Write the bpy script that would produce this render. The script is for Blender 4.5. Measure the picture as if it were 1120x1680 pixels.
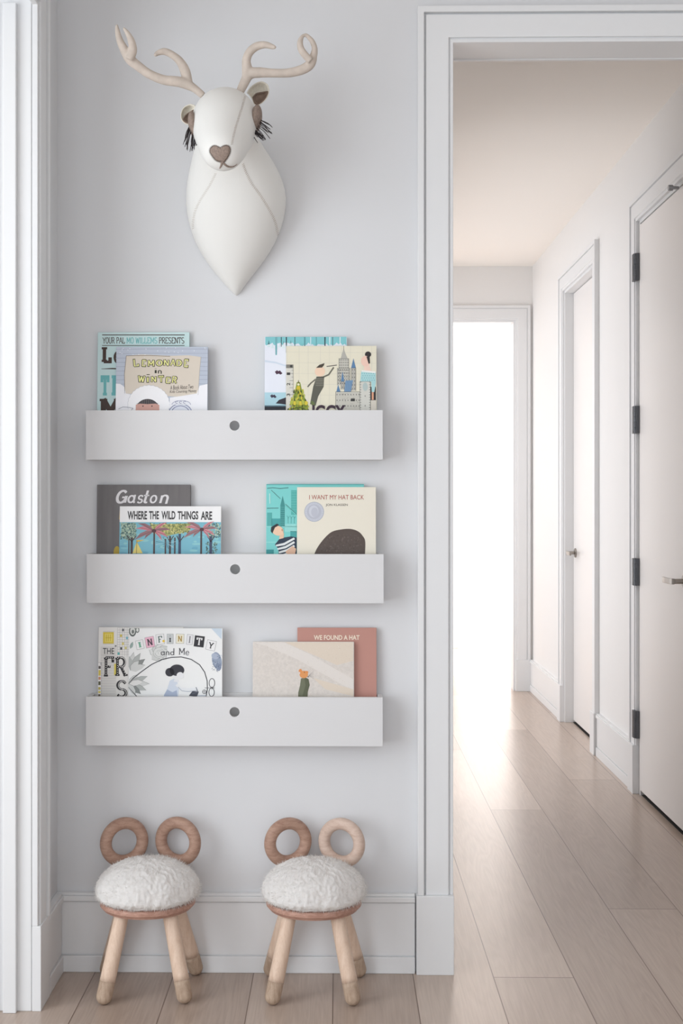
import bpy, bmesh, math, random
import numpy as np
from mathutils import Vector, Matrix, noise
from mathutils.bvhtree import BVHTree

random.seed(7)
for o in list(bpy.data.objects):
    bpy.data.objects.remove(o)
SC = bpy.context.scene
C = SC.collection
R = math.radians

# ------------------------------------------------------------------ camera
F_PX, D_CAM, H_CAM = 2140.0, 3.4, 1.218          # focal length in pixels, distance to the wall, height
PPX, PPY = 522.0, 826.0
YAW = math.atan(0.0155)
cam = bpy.data.cameras.new('camera')
cam.sensor_width = 36.0
cam.lens = F_PX / 1680 * 36
cam.shift_x = (560 - PPX) / 1680
cam.shift_y = (PPY - 840) / 1680
camo = bpy.data.objects.new('camera', cam)
SC.cycles.max_bounces = 16
SC.cycles.diffuse_bounces = 8
camo.location = (0, -D_CAM, H_CAM)
camo.rotation_euler = (R(90), 0, YAW)
C.objects.link(camo)
SC.camera = camo
FWD = Vector((-math.sin(YAW), math.cos(YAW), 0))
RGT = Vector((math.cos(YAW), math.sin(YAW), 0))


def P(px, py, Y):
    """point of the place seen at (px, py) that lies in the plane y = Y"""
    d = RGT * ((px - PPX) / F_PX) + Vector((0, 0, (PPY - py) / F_PX)) + FWD
    t = (Y + D_CAM) / d.y
    return Vector((0, -D_CAM, H_CAM)) + d * t


# ------------------------------------------------------------------ light
SC.view_settings.view_transform = 'Standard'
SC.view_settings.look = 'None'
SC.view_settings.gamma = 1
SC.view_settings.use_curve_mapping = False
SC.view_settings.exposure = 0.0

world = bpy.data.worlds.new('sky')
SC.world = world
world.use_nodes = True
wb = world.node_tree.nodes['Background']
wb.inputs[0].default_value = (0.75, 0.85, 1.0, 1)
wb.inputs[1].default_value = 1.0


def area(name, loc, rot, sx, sy, power, col):
    l = bpy.data.lights.new(name, 'AREA')
    l.shape = 'RECTANGLE'
    l.size, l.size_y = sx, sy
    l.energy = power
    l.color = col
    o = bpy.data.objects.new(name, l)
    o.location = loc
    o.rotation_euler = rot
    C.objects.link(o)
    return o


# daylight left of the wall and in the end room; other two are added fills
area('daylight_left', (-2.04, -2.2, 1.35), (R(90), 0, R(-90)), 2.4, 2.3, 63, (0.945, 0.98, 1.0))
area('fill_behind', (-0.2, -5.34, 1.5), (R(90), 0, 0), 3.2, 2.2, 39, (0.955, 0.985, 1.0))  # soft fill lamp added behind the camera
area('daylight_far_room', (3.44, 7.9, 1.45), (R(90), 0, R(90)), 4.2, 2.4, 360, (0.99, 0.99, 1.0))
area('fill_side_room', (-0.94, 3.5, 1.45), (R(90), 0, R(-90)), 2.4, 2.2, 42, (0.98, 0.985, 1.0))  # unseen lamp added to brighten the hall


# ------------------------------------------------------------------ materials
def lin(c):
    return tuple(((v / 255) / 12.92 if v / 255 <= 0.04045 else ((v / 255 + 0.055) / 1.055) ** 2.4) for v in c) + (1,)


MATS = {}


def pmat(name, rgb, rough=0.5, bump=0.0, bscale=200.0, metal=0.0, var=0.0, vscale=6.0, spec=0.5, stretch=None, sheen=0):
    """principled material with procedural variation; rgb is sRGB 0-255"""
    if name in MATS:
        return MATS[name]
    m = bpy.data.materials.new(name)
    m.use_nodes = True
    nt = m.node_tree
    b = nt.nodes['Principled BSDF']
    b.inputs['Base Color'].default_value = lin(rgb)
    b.inputs['Roughness'].default_value = rough
    b.inputs['Metallic'].default_value = metal
    b.inputs['Specular IOR Level'].default_value = spec
    if sheen:
        b.inputs['Sheen Weight'].default_value = sheen
    if var or bump:
        tc = nt.nodes.new('ShaderNodeTexCoord')
        mp = nt.nodes.new('ShaderNodeMapping')
        if stretch:
            mp.inputs['Scale'].default_value = stretch
        nt.links.new(tc.outputs['Object'], mp.inputs[0])
    if var:
        n = nt.nodes.new('ShaderNodeTexNoise')
        n.inputs['Scale'].default_value = vscale
        n.inputs['Detail'].default_value = 6
        nt.links.new(mp.outputs[0], n.inputs['Vector'])
        r = nt.nodes.new('ShaderNodeValToRGB')
        c = lin(rgb)
        r.color_ramp.elements[0].position = 0.3
        r.color_ramp.elements[1].position = 0.7
        r.color_ramp.elements[0].color = tuple(max(0, v * (1 - var)) for v in c[:3]) + (1,)
        r.color_ramp.elements[1].color = tuple(min(1, v * (1 + var)) for v in c[:3]) + (1,)
        nt.links.new(n.outputs['Fac'], r.inputs['Fac'])
        nt.links.new(r.outputs['Color'], b.inputs['Base Color'])
    if bump:
        n2 = nt.nodes.new('ShaderNodeTexNoise')
        n2.inputs['Scale'].default_value = bscale
        n2.inputs['Detail'].default_value = 3
        nt.links.new(mp.outputs[0], n2.inputs['Vector'])
        bp = nt.nodes.new('ShaderNodeBump')
        bp.inputs['Strength'].default_value = bump
        bp.inputs['Distance'].default_value = 0.001
        nt.links.new(n2.outputs['Fac'], bp.inputs['Height'])
        nt.links.new(bp.outputs['Normal'], b.inputs['Normal'])
    MATS[name] = m
    return m


def wood(name, rgb, dark, scale=(30, 30, 2.5), rough=0.5):
    """grain runs along local z"""
    m = bpy.data.materials.new(name)
    m.use_nodes = True
    nt = m.node_tree
    b = nt.nodes['Principled BSDF']
    b.inputs['Roughness'].default_value = rough
    b.inputs['Specular IOR Level'].default_value = 0.3
    tc = nt.nodes.new('ShaderNodeTexCoord')
    mp = nt.nodes.new('ShaderNodeMapping')
    mp.inputs['Scale'].default_value = scale
    nt.links.new(tc.outputs['Object'], mp.inputs[0])
    n = nt.nodes.new('ShaderNodeTexNoise')
    n.inputs['Scale'].default_value = 3
    n.inputs['Detail'].default_value = 8
    n.inputs['Distortion'].default_value = 0.6
    nt.links.new(mp.outputs[0], n.inputs['Vector'])
    mp2 = nt.nodes.new('ShaderNodeMapping')
    mp2.inputs['Scale'].default_value = tuple(v * 5 for v in scale)
    nt.links.new(tc.outputs['Object'], mp2.inputs[0])
    n2 = nt.nodes.new('ShaderNodeTexNoise')
    n2.inputs['Scale'].default_value = 4
    n2.inputs['Detail'].default_value = 4
    nt.links.new(mp2.outputs[0], n2.inputs['Vector'])
    mix = nt.nodes.new('ShaderNodeMath')
    mix.operation = 'MULTIPLY_ADD'
    mix.inputs[1].default_value = 0.35
    nt.links.new(n2.outputs['Fac'], mix.inputs[0])
    ml = nt.nodes.new('ShaderNodeMath')
    ml.operation = 'MULTIPLY'
    ml.inputs[1].default_value = 0.65
    nt.links.new(n.outputs['Fac'], ml.inputs[0])
    nt.links.new(ml.outputs[0], mix.inputs[2])
    r = nt.nodes.new('ShaderNodeValToRGB')
    r.color_ramp.elements[0].position = 0.36
    r.color_ramp.elements[1].position = 0.6
    r.color_ramp.elements[0].color = lin(dark)
    r.color_ramp.elements[1].color = lin(rgb)
    nt.links.new(mix.outputs[0], r.inputs['Fac'])
    nt.links.new(r.outputs['Color'], b.inputs['Base Color'])
    return m


WALL = pmat('wall_paint', (217, 218, 220), 0.85, bump=0.08, bscale=350, spec=0.2)
HALLP = pmat('hall_paint', (230, 229, 228), 0.8, bump=0.06, bscale=350, spec=0.2)
CEIL = pmat('ceiling_paint', (246, 242, 237), 0.9, bump=0.05, bscale=300, spec=0.1)
TRIM = pmat('trim_paint', (226, 227, 228), 0.42, bump=0.03, bscale=60, spec=0.4)
DOORP = pmat('door_paint', (229, 226, 224), 0.4, bump=0.03, bscale=80, spec=0.4)
SHELFP = pmat('shelf_paint', (216, 216, 217), 0.5, bump=0.10, bscale=25, stretch=(1, 8, 8), spec=0.35)
STEEL = pmat('brushed_steel', (150, 150, 152), 0.35, metal=1.0, bump=0.05, bscale=300)
HINGE = pmat('dark_hinge_steel', (92, 94, 98), 0.45, metal=0.7, bump=0.05, bscale=300)
NICKEL = pmat('satin_nickel', (158, 152, 146), 0.32, metal=1.0, bump=0.04, bscale=300)
GAP_SHADE = pmat('gap_shade_paint', (38, 34, 32), 0.9)  # dark colour standing in for shade in the door gaps
PAPER = pmat('page_paper', (238, 233, 222), 0.9, bump=0.25, bscale=900, stretch=(0.2, 12, 0.2))


def floor_material():
    m = bpy.data.materials.new('oak_plank_floor')
    m.use_nodes = True
    nt = m.node_tree
    N, L = nt.nodes, nt.links
    b = N['Principled BSDF']
    tc = N.new('ShaderNodeTexCoord')
    sep = N.new('ShaderNodeSeparateXYZ')
    L.new(tc.outputs['Object'], sep.inputs[0])

    def math_(op, a, bb=None, c=None):
        n = N.new('ShaderNodeMath')
        n.operation = op
        for i, v in enumerate((a, bb, c)):
            if v is None:
                continue
            if isinstance(v, (int, float)):
                n.inputs[i].default_value = v
            else:
                L.new(v, n.inputs[i])
        return n.outputs[0]
    W, LEN = 0.206, 3.1
    u = math_('DIVIDE', math_('ADD', sep.outputs[0], 0.014 + 20 * W), W)
    iu = math_('FLOOR', u)
    fu = math_('FRACT', u)
    stagger = math_('MULTIPLY_ADD', iu, 0.4076, -8.4059)      # boards laid with staggered end joints
    v = math_('ADD', math_('DIVIDE', math_('ADD', sep.outputs[1], 20), LEN), stagger)
    iv = math_('FLOOR', v)
    fv = math_('FRACT', v)
    wn2 = N.new('ShaderNodeTexWhiteNoise')
    wn2.noise_dimensions = '2D'
    cb = N.new('ShaderNodeCombineXYZ')
    L.new(iu, cb.inputs[0])
    L.new(iv, cb.inputs[1])
    L.new(cb.outputs[0], wn2.inputs['Vector'])
    # seams
    e = math_('MINIMUM', fu, math_('SUBTRACT', 1.0, fu))
    seam = math_('LESS_THAN', e, 0.0065)
    e2 = math_('MINIMUM', fv, math_('SUBTRACT', 1.0, fv))
    seam2 = math_('LESS_THAN', e2, 0.0006)
    seam = math_('MAXIMUM', seam, seam2)
    # grain: distorted stretched noise, shifted per board
    cb2 = N.new('ShaderNodeCombineXYZ')
    L.new(math_('MULTIPLY', sep.outputs[0], 9.0), cb2.inputs[0])
    L.new(math_('MULTIPLY', sep.outputs[1], 0.7), cb2.inputs[1])
    L.new(math_('MULTIPLY', wn2.outputs['Value'], 40.0), cb2.inputs[2])
    n = N.new('ShaderNodeTexNoise')
    n.inputs['Scale'].default_value = 1.6
    n.inputs['Detail'].default_value = 2
    n.inputs['Distortion'].default_value = 0.4
    L.new(cb2.outputs[0], n.inputs['Vector'])
    rings = math_('FRACT', math_('MULTIPLY', n.outputs['Fac'], 11.0))
    rings = math_('ABSOLUTE', math_('SUBTRACT', rings, 0.5))
    cb3 = N.new('ShaderNodeCombineXYZ')
    L.new(math_('MULTIPLY', sep.outputs[0], 220.0), cb3.inputs[0])
    L.new(math_('MULTIPLY', sep.outputs[1], 7.0), cb3.inputs[1])
    L.new(math_('MULTIPLY', wn2.outputs['Value'], 13.0), cb3.inputs[2])
    nf = N.new('ShaderNodeTexNoise')
    nf.inputs['Scale'].default_value = 1.0
    nf.inputs['Detail'].default_value = 4
    L.new(cb3.outputs[0], nf.inputs['Vector'])
    tone = math_('MULTIPLY', rings, 0.26)
    tone = math_('MULTIPLY_ADD', nf.outputs['Fac'], 0.45, tone)
    tone = math_('MULTIPLY_ADD', wn2.outputs['Value'], 0.40, tone)
    ramp = N.new('ShaderNodeValToRGB')
    ramp.color_ramp.elements[0].position = 0.15
    ramp.color_ramp.elements[1].position = 0.85
    ramp.color_ramp.elements[0].color = lin((156, 137, 124))
    ramp.color_ramp.elements[1].color = lin((197, 180, 167))
    L.new(tone, ramp.inputs['Fac'])
    mx = N.new('ShaderNodeMix')
    mx.data_type = 'RGBA'
    L.new(seam, mx.inputs['Factor'])
    L.new(ramp.outputs['Color'], mx.inputs['A'])
    mx.inputs['B'].default_value = lin((110, 88, 74))
    L.new(mx.outputs['Result'], b.inputs['Base Color'])
    b.inputs['Roughness'].default_value = 0.28
    b.inputs['Specular IOR Level'].default_value = 0.5
    bp = N.new('ShaderNodeBump')
    bp.inputs['Strength'].default_value = 0.05
    bp.inputs['Distance'].default_value = 0.001
    L.new(math_('SUBTRACT', nf.outputs['Fac'], math_('MULTIPLY', seam, 2.0)), bp.inputs['Height'])
    L.new(bp.outputs['Normal'], b.inputs['Normal'])
    return m


FLOORM = floor_material()


# ------------------------------------------------------------------ mesh helpers
class MB:
    """collects vertices and faces for ONE mesh object, with material slots"""

    def __init__(self):
        self.v, self.f, self.mi, self.mats = [], [], [], []

    def slot(self, m):
        if m not in self.mats:
            self.mats.append(m)
        return self.mats.index(m)

    def add(self, vs, fs, m=None):
        n = len(self.v)
        self.v += [tuple(p) for p in vs]
        k = self.slot(m) if m else 0
        for f in fs:
            self.f.append(tuple(i + n for i in f))
            self.mi.append(k)

    def box(self, x0, x1, y0, y1, z0, z1, m=None):
        x0, x1 = sorted((x0, x1)); y0, y1 = sorted((y0, y1)); z0, z1 = sorted((z0, z1))
        vs = [(x, y, z) for z in (z0, z1) for y in (y0, y1) for x in (x0, x1)]
        self.add(vs, [(0, 2, 3, 1), (4, 5, 7, 6), (0, 1, 5, 4), (2, 6, 7, 3), (0, 4, 6, 2), (1, 3, 7, 5)], m)

    def tube(self, pts, rad, seg=12, m=None, cap=True):
        pts = [Vector(p) for p in pts]
        n = len(pts)
        rings = []
        t0 = (pts[1] - pts[0]).normalized()
        ref = Vector((0, 0, 1)) if abs(t0.z) < 0.9 else Vector((1, 0, 0))
        a = t0.cross(ref).normalized()
        for i in range(n):
            t = (pts[min(i + 1, n - 1)] - pts[max(i - 1, 0)]).normalized()
            a = (a - t * a.dot(t)).normalized()
            bb = t.cross(a)
            r = rad[i] if hasattr(rad, '__len__') else rad
            rings.append([pts[i] + (a * math.cos(q) + bb * math.sin(q)) * r for q in [2 * math.pi * k / seg for k in range(seg)]])
        self.rings(rings, m, cap)

    def rings(self, rings, m=None, cap=True, closed=True):
        seg = len(rings[0])
        vs = [p for r in rings for p in r]
        fs = []
        for i in range(len(rings) - 1):
            for k in range(seg if closed else seg - 1):
                k2 = (k + 1) % seg
                fs.append((i * seg + k, i * seg + k2, (i + 1) * seg + k2, (i + 1) * seg + k))
        if cap:
            fs.append(tuple(range(seg))[::-1])
            fs.append(tuple((len(rings) - 1) * seg + k for k in range(seg)))
        self.add(vs, fs, m)

    def build(self, name, m=None, parent=None, smooth=False, bevel=0, subsurf=0, fixn=True):
        me = bpy.data.meshes.new(name)
        me.from_pydata(self.v, [], self.f)
        mats = self.mats or [m]
        for q in mats:
            me.materials.append(q)
        if len(mats) > 1:
            me.polygons.foreach_set('material_index', self.mi)
        if fixn:
            bm = bmesh.new()
            bm.from_mesh(me)
            bmesh.ops.recalc_face_normals(bm, faces=bm.faces)
            bm.to_mesh(me)
            bm.free()
        if smooth:
            me.polygons.foreach_set('use_smooth', [True] * len(me.polygons))
        me.update()
        o = bpy.data.objects.new(name, me)
        C.objects.link(o)
        if parent:
            o.parent = parent
        if bevel:
            b = o.modifiers.new('bevel', 'BEVEL')
            b.width = bevel
            b.segments = 2
            b.limit_method = 'ANGLE'
        if subsurf:
            s = o.modifiers.new('subsurf', 'SUBSURF')
            s.levels = s.render_levels = subsurf
        return o


def empty(name, loc, label=None, cat=None, group=None, rz=0):
    o = bpy.data.objects.new(name, None)
    o.location = loc
    o.rotation_euler = (0, 0, rz)
    o.empty_display_size = 0.05
    C.objects.link(o)
    if label:
        o['label'] = label
        o['category'] = cat
    if group:
        o['group'] = group
    return o


def struct(o):
    o['kind'] = 'structure'
    return o


def catmull(pts, n=6):
    pts = [Vector(p) for p in pts]
    out = []
    for i in range(len(pts) - 1):
        p0, p1, p2, p3 = pts[max(i - 1, 0)], pts[i], pts[i + 1], pts[min(i + 2, len(pts) - 1)]
        for k in range(n):
            t = k / n
            out.append(0.5 * ((2 * p1) + (p2 - p0) * t + (2 * p0 - 5 * p1 + 4 * p2 - p3) * t * t + (3 * p1 - p0 - 3 * p2 + p3) * t ** 3))
    out.append(pts[-1])
    return out


# ------------------------------------------------------------------ the shell
CZ = 2.76                     # ceiling height
OPL, OPR, OPT = 0.297, 1.20, 2.415   # the doorway in the front wall
WX0, HX = -0.735, 1.26        # left niche wall, right hall wall
FY = 5.10                     # end wall of the hall

mb = MB(); mb.box(-3.3, 3.6, -5.5, 10.8, -0.1, 0); struct(mb.build('floor', FLOORM))
mb = MB(); mb.box(-3.3, 3.6, -5.5, 0.06, CZ, CZ + 0.1); mb.box(-3.3, 3.6, 0.06, 10.8, CZ, CZ + 0.1)
struct(mb.build('ceiling', CEIL))

mb = MB()
mb.box(-3.3, OPL - 0.018, 0, 0.12, 0, CZ)
mb.box(OPL - 0.018, OPR + 0.018, 0, 0.12, OPT + 0.018, CZ)
mb.box(OPR + 0.018, 3.6, 0, 0.12, 0, CZ)
struct(mb.build('wall_front', WALL))

mb = MB()
mb.box(-0.875, WX0, -0.265, 0, 0, CZ)                       # pier beside the opening on the left
mb.box(-0.875, WX0, -5.4, -0.265, OPT + 0.02, CZ)
mb.box(-0.875, WX0, -5.4, -4.4, 0, OPT + 0.02)
struct(mb.build('wall_left', WALL))

mb = MB()                                                   # outer walls with window openings
for (a, b_) in ((-5.5, -3.45), (-0.95, 0.0)):
    mb.box(-2.2, -2.1, a, b_, 0, CZ)
mb.box(-2.2, -2.1, -3.45, -0.95, 0, 0.15); mb.box(-2.2, -2.1, -3.45, -0.95, 2.55, CZ)
struct(mb.build('wall_left_outer', WALL))
mb = MB()
mb.box(-3.3, -1.85, -5.5, -5.4, 0, CZ); mb.box(1.45, 3.6, -5.5, -5.4, 0, CZ)
mb.box(-1.85, 1.45, -5.5, -5.4, 0, 0.35); mb.box(-1.85, 1.45, -5.5, -5.4, 2.65, CZ)
struct(mb.build('wall_back', WALL))
mb = MB(); mb.box(2.4, 2.5, -5.4, 0, 0, CZ); struct(mb.build('wall_right', WALL))


def window(name, fn, w0, w1, z0, z1, nm):
    mb = MB()
    t = 0.05
    def bx(u0, u1, z0_, z1_):
        a, b_ = fn(u0, -0.03), fn(u1, 0.03)
        mb.box(a[0], b_[0], a[1], b_[1], z0_, z1_)
    bx(w0, w0 + t, z0, z1); bx(w1 - t, w1, z0, z1); bx(w0, w1, z0, z0 + t); bx(w0, w1, z1 - t, z1)
    for k in range(1, nm):
        u = w0 + (w1 - w0) * k / nm
        bx(u - 0.02, u + 0.02, z0, z1)
    struct(mb.build(name, TRIM))


window('window_1', lambda u, d: (-2.12 + d, u), -3.45, -0.95, 0.15, 2.55, 3)
window('window_2_added', lambda u, d: (u, -5.42 + d), -1.85, 1.45, 0.35, 2.65, 3)  # unseen frame added around the fill lamp behind the camera
window('window_4_added', lambda u, d: (-1.03 + d, u), 2.25, 4.75, 0.3, 2.6, 3)  # unseen frame added around the side fill lamp
window('window_3', lambda u, d: (3.54 + d, u), 5.7, 10.1, 0.2, 2.7, 4)

# hallway: left wall, right wall with two door openings, end wall with an opening
mb = MB()                     # opening on its left added to let fill light into the hall
mb.box(0.12, 0.20, 0.12, 2.1, 0, CZ); mb.box(0.12, 0.20, 2.1, FY, 2.42, CZ)
struct(mb.build('wall_hall_left', HALLP))
mb = MB()
mb.box(-1.1, -1.0, 0.12, 2.25, 0, CZ); mb.box(-1.1, -1.0, 4.75, FY, 0, CZ); mb.box(-1.1, -1.0, 2.25, 4.75, 0, 0.3); mb.box(-1.1, -1.0, 2.25, 4.75, 2.6, CZ)
struct(mb.build('wall_side_room_added', HALLP))  # unseen side room added to hold the hall's fill light
D1 = (1.215, 2.075)           # near door opening (y)
D2 = (3.02, 3.89)             # far door opening
DT = 2.39
mb = MB()
for a, b_ in ((0.12, D1[0]), (D1[1], D2[0]), (D2[1], FY)):
    mb.box(HX, HX + 0.12, a, b_, 0, CZ)
for a, b_ in (D1, D2):
    mb.box(HX, HX + 0.12, a, b_, DT, CZ)
mb.box(HX + 0.12, HX + 0.16, 0.12, FY, 0, CZ, None)  # unseen backing added to keep light from coming under the doors
struct(mb.build('wall_hall_right', HALLP))
EL, ER = 0.40, 1.15
mb = MB()
mb.box(-2.4, EL, FY, FY + 0.12, 0, CZ); mb.box(ER, 3.6, FY, FY + 0.12, 0, CZ); mb.box(EL, ER, FY, FY + 0.12, 2.41, CZ)
struct(mb.build('wall_hall_end', HALLP))
# sunny room past the end of the hall
mb = MB(); mb.box(-1.4, 3.6, 10.6, 10.7, 0, CZ); struct(mb.build('wall_far_room_back', HALLP))
mb = MB(); mb.box(-1.4, 0.985, 7.62, 10.6, 0, CZ); struct(mb.build('wall_far_room_left', HALLP))
mb = MB()
mb.box(3.5, 3.6, FY + 0.12, 5.7, 0, CZ); mb.box(3.5, 3.6, 10.1, 10.6, 0, CZ)
mb.box(3.5, 3.6, 5.7, 10.1, 0, 0.2); mb.box(3.5, 3.6, 5.7, 10.1, 2.7, CZ)
struct(mb.build('wall_far_room_right', HALLP))
mb = MB(); mb.box(-1.5, -1.4, FY, 10.6, 0, CZ); struct(mb.build('wall_far_room_outer', HALLP))


# ---- baseboards: profile strips (z0, z1, thickness) along a wall
def base(name, fn, u0, u1, prof=((0, 0.043, 0.021), (0.0455, 0.182, 0.016), (0.184, 0.198, 0.0215), (0.198, 0.205, 0.017))):
    mb = MB()
    for z0, z1, t in prof:
        a, b_ = fn(u0, 0.0), fn(u1, t)
        mb.box(a[0], b_[0], a[1], b_[1], z0, z1)
    a, b_ = fn(u0, 0.0), fn(u1, 0.012)
    mb.box(a[0], b_[0], a[1], b_[1], 0, 0.19)
    return struct(mb.build(name, TRIM, bevel=0.0018))


base('baseboard_front', lambda u, t: (u, -t), WX0, 0.198)
base('baseboard_left', lambda u, t: (WX0 + t, u), -0.178, -0.02)
base('baseboard_hall_right', lambda u, t: (HX - t, u), 2.187, 2.91)
base('baseboard_hall_right_far', lambda u, t: (HX - t, u), 4.0, FY)
base('baseboard_hall_right_near', lambda u, t: (HX - t, u), 0.12, 1.10)
base('baseboard_hall_left', lambda u, t: (0.20 + t, u), 0.14, 2.1)
base('baseboard_far_room', lambda u, t: (u, 10.6 - t), 0.985, 3.5)
base('baseboard_far_room_left', lambda u, t: (0.985 + t, u), 7.62, 10.58)


# ---- cased openings: strips (offset from the opening, offset, thickness) running up, across and down
def casing(name, fn, u0, u1, top, strips, plinth=None, legs=(1, 1), head=True):
    """stepped profile swept up one side, across with mitred corners, and down the other"""
    mb = MB()
    pz = plinth[0] if plinth else 0
    prof = [(strips[0][0], 0)]
    for o0, o1, t in strips:
        prof += [(o0, t), (o1, t)]
    prof.append((strips[-1][1], 0))
    st = []
    if legs[0]:
        st.append([(u0 - o, pz, n) for o, n in prof])
    if head:
        e = 1 if legs[0] else 0
        st.append([(u0 - o * e, top + o, n) for o, n in prof])
        e = 1 if legs[1] else 0
        st.append([(u1 + o * e, top + o, n) for o, n in prof])
    if legs[1]:
        st.append([(u1 + o, pz, n) for o, n in prof])
    mb.rings([[(fn(u, n)[0], fn(u, n)[1], z) for u, z, n in r] for r in st])
    if plinth:
        w = strips[-1][1] + 0.004
        for k, (a0, a1) in enumerate(((u0 - w, u0 + 0.0008), (u1 - 0.0008, u1 + w))):
            if legs[k]:
                a, b_ = fn(a0, 0), fn(a1, plinth[1])
                mb.box(a[0], b_[0], a[1], b_[1], 0, pz)
    return struct(mb.build(name, TRIM, bevel=0.0016))


STR = ((0.0, 0.009, 0.014), (0.009, 0.012, 0.011), (0.012, 0.071, 0.019), (0.071, 0.076, 0.009), (0.076, 0.092, 0.025))
casing('trim_1', lambda u, n: (u, -n), OPL, OPR, OPT - 0.002, STR, plinth=(0.204, 0.029))
mb = MB()                                                     # jambs and soffit lining of the doorway
mb.box(OPL - 0.018, OPL, -0.001, 0.122, 0, OPT); mb.box(OPR, OPR + 0.018, -0.001, 0.122, 0, OPT)
mb.box(OPL - 0.018, OPR + 0.018, -0.001, 0.122, OPT, OPT + 0.018)
struct(mb.build('trim_2', TRIM, bevel=0.001))
casing('trim_3', lambda u, n: (u, 0.12 + n), OPL, OPR, OPT - 0.002, STR, legs=(0, 0))
# left opening: casing leg on the niche side, its plinth, jamb with a stop
casing('trim_4', lambda u, n: (WX0 + n, u), -4.4, -0.283, OPT, STR, plinth=(0.204, 0.022))
mb = MB()
mb.box(-0.895, WX0 - 0.001, -0.283, -0.2651, 0, OPT + 0.02)
mb.box(-0.802, -0.770, -0.297, -0.283, 0, OPT)
mb.box(-0.895, -0.816, -0.292, -0.283, 0, OPT)
struct(mb.build('trim_5', TRIM, bevel=0.002))
# hall door casings and end opening
HS = ((0.0, 0.012, 0.014), (0.012, 0.072, 0.019), (0.072, 0.076, 0.014), (0.076, 0.094, 0.024))
casing('trim_6', lambda u, n: (HX - n, u), D1[0] - 0.014, D1[1] + 0.014, DT + 0.012, HS, plinth=(0.204, 0.029))
casing('trim_7', lambda u, n: (HX - n, u), D2[0], D2[1], DT + 0.012, HS, plinth=(0.204, 0.029))
casing('trim_8', lambda u, n: (u, FY - n), EL, ER, 2.41, HS, plinth=(0.204, 0.026))
mb = MB()                                                     # jamb lining of the hall doors
for a, b_ in (D1, D2):
    mb.box(HX - 0.002, HX + 0.118, a - 0.002, a + 0.014, 0, DT); mb.box(HX - 0.002, HX + 0.118, b_ - 0.014, b_ + 0.002, 0, DT)
    mb.box(HX - 0.002, HX + 0.118, a, b_, DT - 0.002, DT + 0.012)
struct(mb.build('trim_9', TRIM, bevel=0.001))
mb = MB()
mb.box(EL - 0.001, EL + 0.014, FY - 0.001, FY + 0.121, 0, 2.41); mb.box(ER - 0.014, ER + 0.001, FY - 0.001, FY + 0.121, 0, 2.41)
mb.box(EL + 0.014, ER - 0.014, FY - 0.001, FY + 0.121, 2.396, 2.411)
struct(mb.build('trim_10', TRIM, bevel=0.001))
# casing edge on the far-room corner
mb = MB(); mb.box(0.90, 1.012, 7.595, 7.70, 0, 2.5)
struct(mb.build('trim_11', TRIM, bevel=0.002))


# ---- hall doors
def lever(parent, x, y, z, direction):
    """lever set on a leaf whose face looks to -x; the lever runs along +y * direction"""
    mb = MB()
    mb.tube([(x, y, z), (x - 0.006, y, z), (x - 0.008, y, z)], [0.026, 0.026, 0.022], 28)
    h = mb.build('lever_handle', NICKEL, parent, smooth=False, bevel=0.001)
    mb = MB()
    mb.tube([(x - 0.007, y, z), (x - 0.05, y, z)], 0.0095, 20)
    pts = catmull([(x - 0.046, y - 0.012 * direction, z), (x - 0.05, y + 0.02 * direction, z), (x - 0.052, y + 0.07 * direction, z), (x - 0.05, y + 0.115 * direction, z)], 6)
    rr = []
    for p in pts:
        rr.append([Vector((p.x + 0.0055 * a, p.y, p.z + 0.0105 * b_)) for a, b_ in ((-1, -1), (1, -1), (1, 1), (-1, 1))])
    mb.rings(rr)
    mb.build('lever', NICKEL, h, bevel=0.002)
    return h


mb = MB(); mb.box(HX - 0.006, HX + 0.036, D1[0] + 0.016, D1[1] - 0.017, 0.025, DT - 0.012)
d1 = struct(mb.build('door_1', DOORP, bevel=0.0015))
for zc in (2.205, 1.568, 0.932, 0.295):
    mb = MB()
    yk = D1[1] - 0.010
    for k, (a, b_) in enumerate(((-0.057, -0.0335), (-0.0325, -0.0115), (-0.0105, 0.0115), (0.0125, 0.0325), (0.0335, 0.057))):
        mb.tube([(HX - 0.018, yk, zc + a), (HX - 0.018, yk, zc + b_)], 0.0085, 18)
    mb.box(HX - 0.020, HX - 0.0062, yk - 0.010, yk - 0.002, zc - 0.057, zc + 0.057)
    mb.box(HX - 0.0285, HX - 0.016, yk + 0.004, yk + 0.034, zc - 0.057, zc + 0.057)
    mb.build('hinge', HINGE, d1, bevel=0.0006)
lever(d1, HX - 0.006, D1[0] + 0.125, 0.936, 1)
mb = MB()
mb.tube([(HX - 0.006, 1.43, DT - 0.008), (HX - 0.03, 1.43, DT - 0.008)], 0.006, 14)
mb.tube([(HX - 0.028, 1.43, DT - 0.008), (HX - 0.045, 1.43, DT - 0.008)], 0.011, 18)
mb.build('door_bumper', STEEL, d1, bevel=0.001)
mb = MB(); mb.box(HX + 0.046, HX + 0.084, D2[0] + 0.016, D2[1] - 0.015, 0.014, DT - 0.006)
d2 = struct(mb.build('door_2', DOORP, bevel=0.0015))
lever(d2, HX + 0.046, D2[1] - 0.085, 0.946, -1)
for a, b_, nm in ((D1[0], D1[1], 'trim_12_shade'), (D2[0], D2[1], 'trim_13_shade')):   # threshold strips coloured dark, painting in the shade under the doors
    mb = MB(); mb.box(HX + 0.004 + (0.04 if nm == 'trim_13_shade' else 0), HX + 0.118, a + 0.015, b_ - 0.015, 0, 0.003)
    struct(mb.build(nm, GAP_SHADE))


# ------------------------------------------------------------------ lettering
def arc(cx, cy, rx, ry, a0, a1, n=12):
    return [(cx + rx * math.cos(R(a0 + (a1 - a0) * k / n)), cy + ry * math.sin(R(a0 + (a1 - a0) * k / n))) for k in range(n + 1)]


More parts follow.
